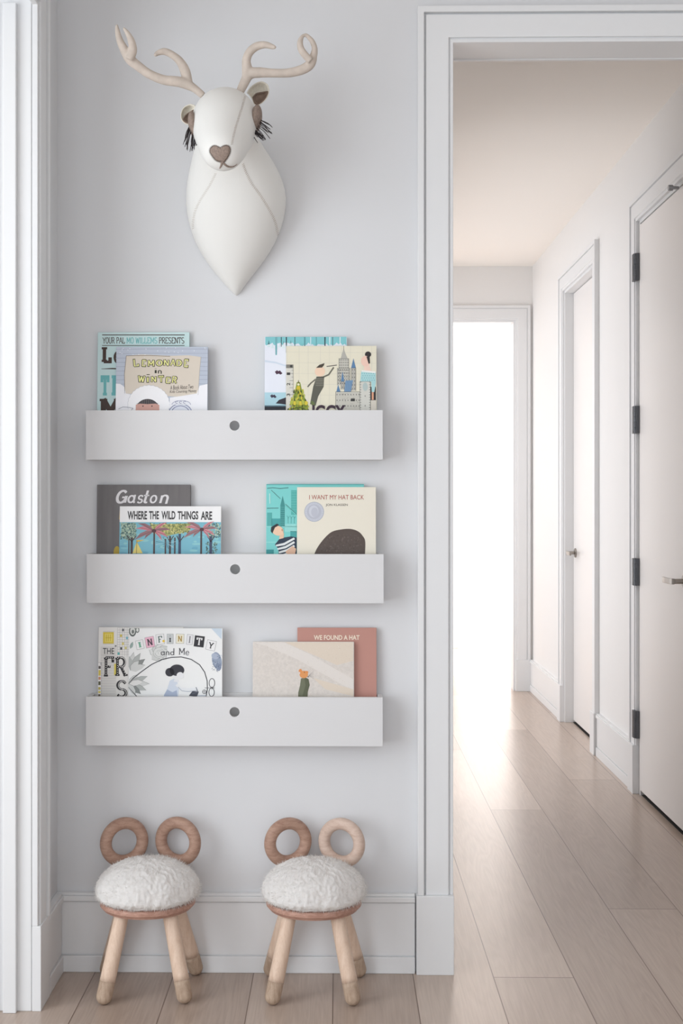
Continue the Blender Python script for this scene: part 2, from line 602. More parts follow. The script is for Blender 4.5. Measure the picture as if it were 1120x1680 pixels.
# stroke letters, drawn with a pen of their own width; third entry = advance width
G = {
    'A': ([[(0, 0), (.4, 1)], [(.4, 1), (.8, 0)], [(.17, .36), (.63, .36)]], .8),
    'D': ([[(.1, 0), (.1, 1)], [(.1, 1), (.3, 1)] + arc(.3, .5, .36, .5, 90, -90) + [(.1, 0)]], .72),
    'E': ([[(.1, 0), (.1, 1)], [(.1, 1), (.62, 1), (.62, .82)], [(.1, .52), (.45, .52)], [(.1, 0), (.62, 0), (.62, .18)]], .68),
    'F': ([[(.1, 0), (.1, 1)], [(.1, 1), (.62, 1), (.62, .8)], [(.1, .52), (.45, .52)]], .66),
    'G': ([arc(.42, .5, .38, .5, 50, 360, 20) + [(.8, .45), (.5, .45)], [(.8, .45), (.8, 0)]], .86),
    'H': ([[(.1, 0), (.1, 1)], [(.65, 0), (.65, 1)], [(.1, .5), (.65, .5)]], .75),
    'I': ([[(.15, 0), (.15, 1)]], .3),
    'L': ([[(.1, 0), (.1, 1)], [(.1, 0), (.6, 0), (.6, .22)]], .66),
    'M': ([[(.08, 0), (.08, 1)], [(.08, 1), (.45, .25)], [(.45, .25), (.82, 1)], [(.82, 1), (.82, 0)]], .9),
    'N': ([[(.08, 0), (.08, 1)], [(.08, 1), (.66, 0)], [(.66, 0), (.66, 1)]], .74),
    'O': ([arc(.38, .5, .33, .5, 0, 360, 24)], .76),
    'P': ([[(.1, 0), (.1, 1)], [(.1, 1), (.36, 1)] + arc(.36, .74, .26, .26, 90, -90) + [(.1, .48)]], .66),
    'R': ([[(.1, 0), (.1, 1)], [(.1, 1), (.36, 1)] + arc(.36, .75, .25, .25, 90, -90) + [(.1, .5)], [(.36, .5), (.68, 0)]], .74),
    'S': ([arc(.35, .74, .27, .26, 35, 270, 14) + arc(.35, .24, .29, .24, 90, -145, 14)], .7),
    'T': ([[(.35, 0), (.35, 1)], [(.02, .8), (.02, 1), (.68, 1), (.68, .8)]], .7),
    'U': ([[(.08, 1), (.08, .3)] + arc(.36, .3, .28, .3, 180, 360) + [(.64, 1)]], .74),
    'W': ([[(.02, 1), (.24, 0)], [(.24, 0), (.45, .9)], [(.45, .9), (.68, 0)], [(.68, 0), (.9, 1)]], .92),
    'Y': ([[(.0, 1), (.36, .45)], [(.72, 1), (.36, .45)], [(.36, .45), (.36, 0)]], .72),
    'a': ([arc(.28, .24, .24, .24, 0, 360, 16), [(.52, .5), (.52, .06), (.6, 0)]], .62),
    'd': ([arc(.28, .24, .24, .24, 0, 360, 16), [(.52, 1), (.52, 0)]], .62),
    'e': ([[(.05, .26), (.5, .26)] + arc(.28, .24, .23, .25, 5, 320, 16)], .58),
    'n': ([[(.08, .5), (.08, 0)], [(.08, .34)] + arc(.28, .3, .2, .2, 150, 0, 8) + [(.48, 0)]], .58),
    'o': ([arc(.28, .25, .24, .25, 0, 360, 18)], .56),
    's': ([arc(.22, .37, .15, .13, 30, 270, 10) + arc(.22, .12, .17, .12, 90, -150, 10)], .44),
    't': ([[(.18, .8), (.18, .12)] + arc(.28, .12, .1, .12, 180, 300, 6), [(.02, .5), (.36, .5)]], .42),
    'i': ([[(.1, .5), (.1, 0)], [(.1, .72), (.1, .76)]], .24),
    ' ': ([], .32),
}


def stroke_text(body, pen, serif=0.0, gap=0.12, sw=None):
    """list of polygons in letter units (height 1); serif = half width of slab serifs"""
    polys = []
    x = 0
    for ch in body:
        strokes, w = G[ch]
        for st in strokes:
            for (a, b_) in zip(st[:-1], st[1:]):
                dx, dy = b_[0] - a[0], b_[1] - a[1]
                l = math.hypot(dx, dy)
                if l < 1e-6:
                    continue
                p = pen * (0.6 + 0.4 * abs(dy) / l) / 2          # verticals heavier than horizontals
                ux, uy = dx / l, dy / l
                e = p * 0.6 if len(st) > 2 else 0
                ax, ay, bx, by = a[0] - ux * e, a[1] - uy * e, b_[0] + ux * e, b_[1] + uy * e
                nx, ny = -uy * p, ux * p
                polys.append([(x + ax + nx, ay + ny), (x + ax - nx, ay - ny), (x + bx - nx, by - ny), (x + bx + nx, by + ny)])
            if serif and len(st) > 1 and ch != 'S' and ch != 's' and not (st[0] == st[-1]):
                for q in (st[0], st[-1]):
                    for lev in (0, .5, 1):
                        if abs(q[1] - lev) < 0.01 and (lev != .5 or ch in 'ni'):
                            prev = st[1] if q is st[0] else st[-2]
                            if abs(prev[1] - q[1]) > 0.3:
                                s = pen * 0.5 if not sw else sw
                                yy = (lev, lev + s) if lev == 0 else (lev - s, lev)
                                polys.append([(x + q[0] - serif, yy[0]), (x + q[0] + serif, yy[0]), (x + q[0] + serif, yy[1]), (x + q[0] - serif, yy[1])])
        x += w + gap
    return polys


def font_polys(body, offset=0.0, spacing=1.0):
    cu = bpy.data.curves.new('t', 'FONT')
    cu.body = body
    cu.offset = offset
    cu.space_character = spacing
    cu.resolution_u = 4
    o = bpy.data.objects.new('t', cu)
    C.objects.link(o)
    dg = bpy.context.evaluated_depsgraph_get()
    me = bpy.data.meshes.new_from_object(o.evaluated_get(dg))
    polys = [[(me.vertices[i].co.x, me.vertices[i].co.y) for i in p.vertices] for p in me.polygons]
    bpy.data.objects.remove(o)
    bpy.data.curves.remove(cu)
    bpy.data.meshes.remove(me)
    return polys


def ink(rgb):
    return pmat('ink_%02x%02x%02x' % tuple(rgb), rgb, 0.45, spec=0.35)


# ------------------------------------------------------------------ books
class Book:
    """a hardcover standing in a rack; artwork is drawn in photo pixels and turned into flat inked shapes on the cover"""

    def __init__(self, xl, xr, yt, zb, front, cover, label, group, spine=None, rough=0.35, var=0.0, lean=None, vscale=30, thick=0.010, stretch=None, tilt=0.0):
        yb = -0.036 if front else -0.020
        self.lean = R(4.0 if front else 3.0) if lean is None else R(lean)
        self.t = thick
        yface = yb - thick + math.tan(self.lean) * 0.18
        s = F_PX / ((D_CAM + yface))
        self.s = s
        a, b_ = P(xl, yt, yface), P(xr, yt, yface)
        self.cx, self.w = (a.x + b_.x) / 2, b_.x - a.x
        self.zt = a.z
        self.zb = zb
        self.h = (a.z - zb) / math.cos(self.lean)
        self.yface = yface
        self.root = empty('picture_book', (self.cx, yb, zb), label, 'book', group)
        self.root.rotation_euler = (-self.lean, R(tilt), 0)
        w, h, t = self.w, self.h, thick
        cm = pmat('cover_' + '%02x%02x%02x' % tuple(cover) + ('v' if var else ''), cover, rough, var=var, vscale=vscale, spec=0.45, stretch=stretch, bump=0.04, bscale=250)
        sm = ink(spine) if spine else cm
        mb = MB()
        mb.box(-w / 2, w / 2, -t, -t + 0.002, 0, h, cm)
        mb.box(-w / 2, w / 2, -0.002, 0, 0, h, cm)
        mb.box(-w / 2, -w / 2 + 0.0022, -t + 0.0005, -0.0005, 0, h, sm)
        mb.build('cover', None, self.root, bevel=0.0006)
        mb = MB(); mb.box(-w / 2 + 0.0022, w / 2 - 0.004, -t + 0.002, -0.002, 0.003, h - 0.003)
        mb.build('pages', PAPER, self.root)
        self.z = (0, 0, 1.0)
        self.mbs = {}
        self.clipx = (xl, xr)

    def zoom(self, ox, oy, sc):
        self.z = (ox, oy, sc)
        return self

    def loc(self, p):
        px, py = self.z[0] + p[0] / self.z[2], self.z[1] + p[1] / self.z[2]
        q = P(px, py, self.yface)
        x = q.x - self.cx
        z = (q.z - self.zb) / math.cos(self.lean)
        return max(-self.w / 2, min(self.w / 2, x)), max(0.001, min(self.h, z))

    def poly(self, pts, col, layer=1, part='cover_art'):
        mb = self.mbs.setdefault(part, MB())
        y = -self.t - 0.00012 * layer
        vs = [(x, y, z) for x, z in (self.loc(p) for p in pts)]
        xs = [v[0] for v in vs]; zs = [v[2] for v in vs]
        if max(xs) - min(xs) < 1e-5 or max(zs) - min(zs) < 1e-5:
            return
        a = sum(vs[i][0] * vs[(i + 1) % len(vs)][2] - vs[(i + 1) % len(vs)][0] * vs[i][2] for i in range(len(vs)))
        if a < 0:
            vs = vs[::-1]
        mb.add(vs, [tuple(range(len(vs)))], ink(col))

    def rect(self, x0, y0, x1, y1, col, layer=1, part='cover_art'):
        self.poly([(x0, y0), (x1, y0), (x1, y1), (x0, y1)], col, layer, part)

    def ell(self, cx, cy, rx, ry, col, layer=1, a0=0, a1=360, n=28, part='cover_art', rot=0):
        pts = arc(0, 0, rx, ry, a0, a1, n)
        if a1 - a0 == 360:
            pts = pts[:-1]
        c, s = math.cos(R(rot)), math.sin(R(rot))
        self.poly([(cx + x * c - y * s, cy + x * s + y * c) for x, y in pts], col, layer, part)

    def line(self, pts, w, col, layer=1, part='cover_art'):
        for i, (a, b_) in enumerate(zip(pts[:-1], pts[1:])):
            dx, dy = b_[0] - a[0], b_[1] - a[1]
            l = math.hypot(dx, dy)
            if l < 1e-6:
                continue
            nx, ny = -dy / l * w / 2, dx / l * w / 2
            ex, ey = dx / l * w * .25, dy / l * w * .25
            self.poly([(a[0] + nx - ex, a[1] + ny - ey), (a[0] - nx - ex, a[1] - ny - ey), (b_[0] - nx + ex, b_[1] - ny + ey), (b_[0] + nx + ex, b_[1] + ny + ey)], col, layer + (i % 4) * 0.08, part)

    def fit(self, polys, x0, y0, x1, y1, col, layer=2, part='title', shear=0, rot=0):
        """letters scaled to fill a rectangle (pixels, y down)"""
        polys = [[(x + shear * y, y) for x, y in p] for p in polys]
        xs = [x for p in polys for x, y in p]; ys = [y for p in polys for x, y in p]
        mx, Mx, my, My = min(xs), max(xs), min(ys), max(ys)
        cx, cy = (x0 + x1) / 2, (y0 + y1) / 2
        c, s = math.cos(R(rot)), math.sin(R(rot))
        for i, p in enumerate(polys):
            q = []
            for x, y in p:
                X = x0 + (x - mx) / (Mx - mx) * (x1 - x0) - cx
                Y = y1 - (y - my) / (My - my) * (y1 - y0) - cy
                q.append((cx + X * c - Y * s, cy + X * s + Y * c))
            self.poly(q, col, layer + (i % 7) * 0.1, part)

    def sans(self, body, x0, y0, x1, y1, col, layer=2, bold=0.0, **k):
        self.fit(font_polys(body, bold), x0, y0, x1, y1, col, layer, **k)

    def slab(self, body, x0, y0, x1, y1, col, layer=2, pen=0.16, serif=0.14, gap=0.12, **k):
        self.fit(stroke_text(body, pen, serif, gap), x0, y0, x1, y1, col, layer, **k)

    def done(self):
        for part, mb in self.mbs.items():
            mb.build(part.split('#')[0], None, self.root, fixn=False)


# ------------------------------------------------------------------ wall racks
SH_D, SH_T = 0.070, 0.012


def make_rack(px0, px1, py0, py1, label):
    a, b_ = P(px0, py0, -SH_D), P(px1, py1, -SH_D)
    w, h = b_.x - a.x, a.z - b_.z
    root = empty('book_rack', ((a.x + b_.x) / 2, 0, b_.z), label, 'shelf', 'white wall book racks')
    # front panel with a round finger hole
    n = 48
    hx = P(384.5 if px0 < 142 else 385.5, py0 + 25, -SH_D)
    hole = (hx.x - root.location.x, hx.z - b_.z)
    r = 0.0128
    x0, x1 = -w / 2, w / 2
    outer = []
    for k in range(n):
        q = 2 * math.pi * k / n
        c, s = math.cos(q), math.sin(q)
        # ray from the hole to the panel's edge
        ts = []
        if abs(c) > 1e-9:
            ts.append(((x1 if c > 0 else x0) - hole[0]) / c)
        if abs(s) > 1e-9:
            ts.append(((h if s > 0 else 0) - hole[1]) / s)
        t = min(ts)
        outer.append((hole[0] + c * t, hole[1] + s * t, q))
    corners = [(x0, 0), (x1, 0), (x1, h), (x0, h)]
    for cx_, cz_ in corners:
        outer.append((cx_, cz_, math.atan2(cz_ - hole[1], cx_ - hole[0]) % (2 * math.pi)))
    outer.sort(key=lambda v: v[2])
    inner = [(hole[0] + r * math.cos(q), hole[1] + r * math.sin(q)) for _, _, q in outer]
    m = len(outer)
    yf, yb = -SH_D, -SH_D + SH_T
    vs = [(x, yf, z) for x, z, _ in outer] + [(x, yf, z) for x, z in inner] + [(x, yb, z) for x, z, _ in outer] + [(x, yb, z) for x, z in inner]
    fs = []
    for k in range(m):
        k2 = (k + 1) % m
        fs.append((k, k2, m + k2, m + k))
        fs.append((2 * m + k, 3 * m + k, 3 * m + k2, 2 * m + k2))
        fs.append((k, 2 * m + k, 2 * m + k2, k2))
        fs.append((m + k, m + k2, 3 * m + k2, 3 * m + k))
    mb = MB(); mb.add(vs, fs); mb.build('front_panel', SHELFP, root)
    mb = MB(); mb.box(x0 + SH_T, x1 - SH_T, -0.012, 0, 0, h + 0.002); mb.build('back_panel', SHELFP, root, bevel=0.0008)
    mb = MB(); mb.box(x0 + SH_T, x1 - SH_T, -SH_D + SH_T, -0.012, 0.0, 0.012); mb.build('bottom_board', SHELFP, root, bevel=0.0008)
    for s in (-1, 1):
        mb = MB(); mb.box(s * w / 2, s * (w / 2 - SH_T), -SH_D + SH_T, 0, 0, h); mb.build('side_panel', SHELFP, root, bevel=0.0008)
    return b_.z + 0.012


Z1 = make_rack(141, 627.5, 673.3, 754, 'white wall rack with finger hole, topmost of three, just below the deer head')
Z2 = make_rack(142.5, 629, 909, 989.7, 'white wall rack with finger hole, middle one of the three')
Z3 = make_rack(141, 627.5, 1143.3, 1224.5, 'white wall rack with finger hole, lowest of three, above the stools')

GR1, GR2, GR3 = 'picture books in the top rack', 'picture books in the middle rack', 'picture books in the lowest rack'
BRN, TEAL = (66, 48, 40), (108, 182, 184)

# --- top rack, left pair
b = Book(159.5, 310, 545, Z1, False, (196, 222, 222), 'pale blue book with brown slab lettering and YOUR PAL across its top', GR1).zoom(130, 530, 4.308)
b.rect(158, 80, 742, 86, BRN, 1); b.rect(158, 156, 742, 161, BRN, 1)
b.slab('YOUR PAL', 160, 99, 320, 146, BRN, part='top_line'); b.slab('MO WILLEMS', 331, 99, 549, 146, TEAL, part='top_line'); b.slab('PRESENTS', 560, 99, 740, 146, BRN, part='top_line')
b.slab('L', 156, 170, 228, 285, BRN, pen=.3, serif=.24, part='title_word#1'); b.slab('e', 240, 198, 300, 287, BRN, pen=.17, part='title_word#1')
b.poly([(155, 323), (235, 318), (300, 322), (300, 328), (155, 326)], BRN)
b.slab('T', 150, 370, 213, 514, TEAL, pen=.3, serif=.22, part='title_word#2'); b.slab('H', 228, 370, 330, 514, TEAL, pen=.3, serif=.2, part='title_word#2')
b.slab('M', 145, 530, 300, 660, BRN, pen=.28, serif=.2, part='title_word#3')
b.done()
b = Book(190, 340.5, 569, Z1, True, (186, 194, 208), 'pale grey-blue winter book with yellow outlined title on tan paper', GR1).zoom(130, 530, 4.308)
for k in range(9):
    b.line([(258, 186 + k * 31), (600, 182 + k * 31), (908, 184 + k * 31)], 2.0, (140, 148, 168), 1)
b.poly([(330, 232), (440, 222), (640, 232), (770, 228), (858, 240), (850, 330), (840, 510), (700, 524), (322, 500), (318, 360)], (216, 206, 192), 2)
b.line([(322, 500), (318, 360), (330, 232), (500, 230), (640, 236)], 3, (112, 98, 84), 3)
b.line([(858, 240), (850, 330), (840, 510)], 2, (170, 160, 150), 3)
b.poly([(255, 430), (290, 432), (320, 455), (330, 500), (380, 510), (380, 700), (255, 700)], (240, 240, 244), 3)
b.poly([(640, 530), (740, 515), (830, 500), (850, 445), (906, 432), (906, 700), (640, 700)], (240, 240, 244), 3)
pts = []
for k in range(60):
    q = 2 * math.pi * k / 60
    r_ = 1 + 0.03 * (k % 2)
    pts.append((492 + 146 * r_ * math.cos(q), 580 + 136 * r_ * math.sin(q)))
b.poly(pts, (243, 243, 245), 4)
b.line(pts[28:60], 1.6, (176, 178, 190), 5)
b.ell(484, 615, 84, 76, (62, 58, 60), 5)
b.poly([(401, 580), (430, 572), (484, 576), (540, 572), (567, 582), (569, 660), (400, 660)], (206, 160, 148), 6)
for x in (452, 515):
    b.ell(x, 590, 4.5, 4.5, (50, 44, 46), 7)
for k in range(12):
    b.line([(412 + k * 13, 570 - 26 * math.sin(k / 11 * 3.14)), (409 + k * 13.4, 574)], 3, (110, 104, 106), 7)
b.line([(280, 610), (310, 596), (350, 598), (382, 606), (370, 618)], 3, (110, 112, 128), 6)
for rr, cc in ((84, (120, 126, 160)), (78, (222, 226, 236)), (66, (120, 126, 160)), (60, (222, 226, 236))):
    b.ell(716, 640, rr, rr * 0.82, cc, 5 + (0 if rr == 84 else 1 if rr == 78 else 2 if rr == 66 else 3))
b.ell(722, 580, 66, 30, (232, 234, 240), 6, 180, 360)
b.line(arc(722, 580, 66, 30, 180, 360, 16), 2.5, (130, 134, 168), 9)
for k in range(3):
    b.line(arc(690 + k * 28, 563, 9, 8, 60, 330, 8), 2.6, (92, 96, 142), 9)
def outlined(bk, word, boxes):
    for ch, (x0, y0, x1, y1, rot) in zip(word, boxes):
        bk.fit(stroke_text(ch, .34, 0), x0, y0, x1, y1, (58, 58, 44), 4, rot=rot)
        bk.fit(stroke_text(ch, .17, 0), x0 + 5, y0 + 5, x1 - 5, y1 - 5, (238, 236, 158), 5, rot=rot)
outlined(b, 'LEMONADE', [(378, 252, 422, 312, -6), (437, 256, 472, 312, 4), (480, 258, 532, 310, 0), (536, 258, 592, 308, 0), (592, 256, 636, 308, 4), (638, 252, 684, 308, 3), (680, 256, 728, 310, 2), (736, 252, 772, 318, 4)])
outlined(b, 'WINTER', [(410, 370, 468, 424, 4), (474, 380, 494, 424, 0), (504, 374, 548, 424, 0), (556, 370, 600, 424, -3), (608, 380, 646, 432, 4), (652, 374, 694, 432, 6)])
b.line([(476, 366), (496, 366)], 5, (58, 58, 44), 4)
b.slab('i', 532, 322, 546, 356, (58, 58, 44), 4, pen=.22, serif=0); b.slab('n', 554, 334, 582, 360, (58, 58, 44), 4, pen=.16, serif=0)
b.sans('A Book About Two', 642, 440, 806, 470, (70, 62, 58), 4, shear=.2, rot=-3, part='title')
b.sans('Kids Counting Money', 640, 474, 828, 500, (70, 62, 58), 4, shear=.2, rot=-2, part='title')
for k in range(26):
    b.ell(random.uniform(262, 900), random.uniform(170, 260), 3, 3, (230, 234, 242), 2)
b.done()

# --- top rack, right pair
b = Book(434, 569, 552.5, Z1, False, (228, 232, 242), 'white and teal snowy woodland book behind the cream squared-paper book', GR1, spine=(150, 196, 200)).zoom(410, 530, 4.308)
pts = [(107, 96)]
pts += [(682, 96), (682, 160)]
for k in range(40):
    pts.append((668 - k * 14.2, 150 + random.uniform(-14, 12)))
pts += [(107, 150)]
b.poly(pts, (128, 196, 202), 1)
for x, w_, y1, c in ((184, 15, 226, (112, 170, 178)), (220, 6, 168, (48, 58, 66)), (256, 8, 210, (40, 48, 60)), (316, 6, 190, (72, 110, 118)), (386, 11, 190, (92, 150, 158)), (428, 7, 200, (214, 232, 238)), (468, 6, 190, (92, 150, 158)), (529, 9, 200, (40, 48, 60)), (563, 9, 200, (214, 232, 238)), (584, 5, 190, (70, 96, 104)), (636, 6, 190, (232, 238, 242))):
    b.poly([(x - w_ / 2, 98), (x + w_ / 2, 98), (x + w_ * .35, y1), (x - w_ * .35, y1)], c, 2)
for k in range(7):
    b.poly([(120 + k * 26, 170 + (k % 3) * 8), (132 + k * 26, 118 + (k % 2) * 20), (144 + k * 26, 170 + (k % 3) * 8)], (214, 230, 234), 2 if k % 2 else 1)
b.poly([(104, 262), (180, 274), (260, 300), (260, 310), (180, 286), (104, 276)], (206, 218, 232), 1, 'snow_print')
b.rect(102, 492, 260, 594, (176, 212, 224), 1, part='lower_print')
b.rect(102, 592, 260, 680, (38, 42, 52), 2, part='lower_print')
b.rect(102, 584, 260, 594, (92, 116, 128), 2, part='lower_print')
def leaf(bk, x, y, s, c, part):
    bk.poly([(x - 28 * s, y - 4 * s), (x - 12 * s, y - 16 * s), (x - 4 * s, y - 8 * s), (x + 8 * s, y - 14 * s), (x + 16 * s, y - 4 * s), (x + 26 * s, y + 6 * s), (x + 12 * s, y + 16 * s), (x, y + 8 * s), (x - 16 * s, y + 14 * s)], c, 3, part)
leaf(b, 203, 350, 1, (74, 46, 66), 'leaf_print#1'); leaf(b, 166, 519, .85, (58, 48, 70), 'leaf_print#2')
b.poly([(182, 570), (205, 545), (252, 528), (262, 540), (262, 580), (222, 574)], (52, 46, 56), 3, 'leaf_print#3')
b.done()
CREAM = (226, 221, 200)
b = Book(469, 617.5, 567.5, Z1, True, CREAM, 'cream squared-paper book with green pyramid and grey towers drawn on it', GR1).zoom(410, 530, 4.308)
for k in range(9):
    b.line([(260 + k * 75 + (k % 2) * 12, 164), (260 + k * 75 + (k % 2) * 12, 680)], 1.6, (204, 202, 190), 1)
for k in range(8):
    b.line([(252, 205 + k * 76), (888, 210 + k * 76)], 1.6, (206, 203, 190), 1)
GRY, INK = (126, 124, 118), (58, 58, 56)
# tape measure strip
b.rect(253, 296, 305, 680, (214, 212, 202), 2); b.rect(253, 294, 305, 320, (130, 128, 120), 3); b.ell(290, 306, 9, 9, (60, 60, 58), 4)
for k in range(13):
    b.line([(305 - (26 if k % 2 else 12), 334 + k * 25), (305, 334 + k * 25)], 2, INK, 3)
b.line([(305, 296), (305, 680)], 2, INK, 3); 
for t_, y in (('1', 360), ('2', 434), ('3', 510)):
    b.sans(t_, 262, y - 12, 280, y + 12, INK, 4, part='cover_art', rot=-90, bold=.02)
# green pyramid of leaves and fruit
YEL, GRN, DGR = (212, 196, 60), (132, 150, 52), (70, 78, 34)
b.poly([(330, 420), (354, 420), (372, 500), (402, 560), (418, 640), (418, 700), (270, 700), (270, 640), (290, 560), (316, 490)], GRN, 2)
for k in range(150):
    yy = random.uniform(475, 640)
    hw = 20 + (yy - 440) * 0.33
    xx = 344 + random.uniform(-hw, hw)
    c = random.choice([YEL, (160, 174, 66), DGR, (188, 188, 84), (100, 118, 44)])
    b.ell(xx, yy, 4.5, 10, c, 3 + k % 4, n=8, rot=(xx - 344) * -.4)
for k in range(6):
    b.ell(296 + k * 20, 565 + (k % 2) * 4, 13, 15, (218, 200, 64) if k % 2 else (180, 186, 74), 8, n=14)
b.ell(342, 462, 13, 17, (210, 186, 52), 5); b.ell(342, 436, 9, 8, (232, 226, 190), 5); b.poly([(336, 428), (342, 402), (348, 428)], (110, 110, 60), 6)
for k in range(3):
    b.line(arc(342, 660, 30 + k * 22, 24 + k * 18, 200, 340, 12), 5, DGR, 9)
# a leaning dark green pencil in place of a figure, with a paler end
b.poly([(424, 576), (446, 452), (470, 380), (524, 378), (520, 452), (482, 520), (464, 586)], (92, 92, 82), 2)
for k in range(5):
    b.line([(458 + k * 1.5, 396 + k * 12), (522 - k, 396 + k * 12)], 3, (150, 148, 134), 3)
b.line([(516, 384), (556, 366), (590, 316)], 11, (110, 108, 96), 2)
b.line([(460, 402), (430, 426), (408, 452)], 10, (110, 108, 96), 2)
b.line([(542, 308), (612, 298)], 6, (96, 92, 86), 2)
b.ell(494, 344, 36, 36, (238, 208, 182), 3)
b.poly([(466, 318), (490, 296), (526, 284), (522, 300), (508, 316)], (70, 64, 54), 4)
b.ell(444, 572, 22, 12, (104, 116, 70), 3, rot=60)
# plain tall blocks with roofs
def block(bk, x0, y0, x1, y1, c, ly, rows, cols, wc=(92, 92, 90)):
    bk.rect(x0, y0, x1, y1, c, ly)
    bk.line([(x0, y1), (x0, y0), (x1, y0), (x1, y1)], 2, INK, ly + 1)
    for i in range(rows):
        for j in range(cols):
            xx = x0 + (x1 - x0) * (j + .5) / cols; yy = y0 + (y1 - y0) * (i + .5) / rows
            bk.rect(xx - 2.2, yy - 5, xx + 2.2, yy + 5, wc, ly + 1)
SIL, SIL2 = (196, 194, 184), (178, 176, 168)
b.poly([(640, 252), (650, 215), (662, 180), (674, 215), (690, 252)], SIL2, 2); b.line([(662, 160), (662, 190)], 2.5, INK, 3)
block(b, 628, 252, 698, 420, SIL, 3, 9, 5); block(b, 617, 320, 706, 440, SIL, 4, 5, 6)
block(b, 716, 318, 747, 480, SIL2, 4, 6, 2); b.poly([(714, 320), (730, 250), (748, 320)], (92, 130, 168), 5)
b.poly([(642, 416), (653, 342), (666, 416)], (92, 130, 168), 7); block(b, 642, 416, 664, 470, SIL2, 6, 2, 1)
b.poly([(664, 490), (674, 410), (728, 405), (712, 490)], (118, 152, 184), 6)
for k in range(5):
    b.line([(668 + k * 11, 488), (676 + k * 11, 412)], 1.6, (76, 106, 140), 7)
b.poly([(610, 490), (622, 436), (640, 490)], (92, 130, 168), 6)
block(b, 605, 488, 780, 690, SIL, 6, 5, 9)
for k in range(40):
    xx = random.uniform(608, 776); yy = random.uniform(496, 620)
    b.line([(xx, yy), (xx + 8, yy)], 1.4, GRY, 8)
b.rect(712, 536, 740, 556, INK, 9)
block(b, 776, 416, 850, 690, (206, 206, 198), 8, 4, 1)
for x in (780, 846):
    for k in range(14):
        b.line([(x - 5, 420 + k * 18), (x + 5, 420 + k * 18)], 2.5, INK, 10)
b.ell(814, 452, 18, 30, (176, 192, 190), 10)
# a plain dotted turquoise jug shape with a dark round top in place of a portrait
b.ell(834, 222, 22, 21, (44, 40, 42), 3)
b.ell(816, 270, 32, 38, (236, 200, 184), 4); b.poly([(822, 236), (846, 238), (848, 285), (838, 290)], (44, 40, 42), 5)
b.poly([(806, 300), (840, 290), (856, 340), (806, 346)], (236, 206, 190), 3)
b.poly([(786, 340), (888, 348), (890, 420), (878, 490), (860, 490), (856, 416), (778, 414)], (168, 210, 212), 5)
for i in range(6):
    for j in range(4):
        b.ell(792 + i * 16 + (j % 2) * 6, 358 + j * 16, 3, 3, (96, 160, 168), 6, n=8)
b.poly([(790, 334), (886, 344), (886, 356), (788, 346)], (236, 236, 232), 6)
b.rect(852, 452, 889, 552, (52, 46, 46), 4); b.rect(860, 490, 873, 545, (220, 160, 130), 6)
b.rect(852, 548, 889, 690, (210, 204, 192), 5)
b.sans('IGGY', 440, 582, 674, 680, (62, 44, 58), 11, bold=.035)
b.done()

# --- middle rack, left pair
b = Book(158.5, 312, 795.5, Z2, False, (104, 100, 100), 'dark grey brushed book with a one-word title in white italic letters', GR2, var=0.16, vscale=3, rough=0.4, stretch=(14, 1, 1.2)).zoom(130, 780, 4.308)
W_ = (226, 224, 226)
glyphs = [('G', 256, 102, 342, 202, .2), ('a', 338, 138, 400, 200, .17), ('s', 406, 138, 452, 200, .13), ('t', 452, 108, 494, 200, .16), ('o', 496, 138, 550, 200, .16), ('n', 562, 136, 632, 202, .16)]
for ch, x0, y0, x1, y1, pn in glyphs:
    b.fit(stroke_text(ch, pn * (1.2 if ch == 'G' else .95), .12 if ch == 'G' else .08), x0, y0, x1, y1, W_, 2, shear=.28)
b.poly([(284, 250), (300, 250), (300, 330), (280, 310)], (190, 164, 92), 1)
b.ell(268, 545, 24, 44, (188, 162, 60), 1, part='yellow_print')
b.done()
b = Book(196, 362.5, 831, Z2, True, (238, 238, 238), 'landscape book with black title on a white band above pink palm trees', GR2).zoom(130, 780, 4.308)
b.sans('WHERE', 340, 254, 478, 314, (62, 60, 62), 2, bold=.03); b.sans('THE', 492, 254, 562, 312, (62, 60, 62), 2, bold=.03)
b.sans('WILD', 580, 254, 678, 313, (62, 60, 62), 2, bold=.03); b.sans('THINGS', 694, 254, 840, 314, (62, 60, 62), 2, bold=.03)
b.sans('ARE', 858, 256, 938, 316, (62, 60, 62), 2, bold=.03)
b.rect(284, 332, 1001, 700, (122, 182, 198), 1)
for k in range(60):                    # loose washes of colour in the painted sky
    b.ell(random.uniform(300, 990), random.uniform(400, 680), random.uniform(10, 40), random.uniform(6, 16), random.choice([(134, 192, 204), (110, 170, 190), (142, 198, 202)]), 1.1 + k * .01, n=12)
def foliage(bk, x0, x1, y0, y1, cols, n, ly):
    for k in range(n):
        bk.ell(random.uniform(x0, x1), random.uniform(y0, y1), random.uniform(4, 9), random.uniform(3, 6), random.choice(cols), ly + (k % 12) * .12, n=7, rot=random.uniform(0, 180))
b.poly([(300, 345), (380, 336), (400, 340), (400, 440), (340, 462), (300, 430)], (132, 160, 150), 2)
foliage(b, 296, 402, 340, 452, [(158, 182, 162), (98, 128, 122), (190, 204, 180), (76, 104, 104)], 170, 3)
b.poly([(500, 348), (790, 340), (770, 400), (700, 412), (620, 430), (540, 410)], (160, 164, 104), 2)
foliage(b, 500, 790, 342, 412, [(196, 190, 118), (150, 156, 92), (112, 122, 78), (212, 204, 140)], 240, 3)
foliage(b, 905, 998, 340, 440, [(158, 182, 162), (98, 128, 122), (190, 204, 180), (76, 104, 104)], 130, 3)
foliage(b, 895, 975, 470, 560, [(98, 128, 122), (130, 160, 150), (76, 104, 104)], 60, 3)
TRK = (78, 66, 66)
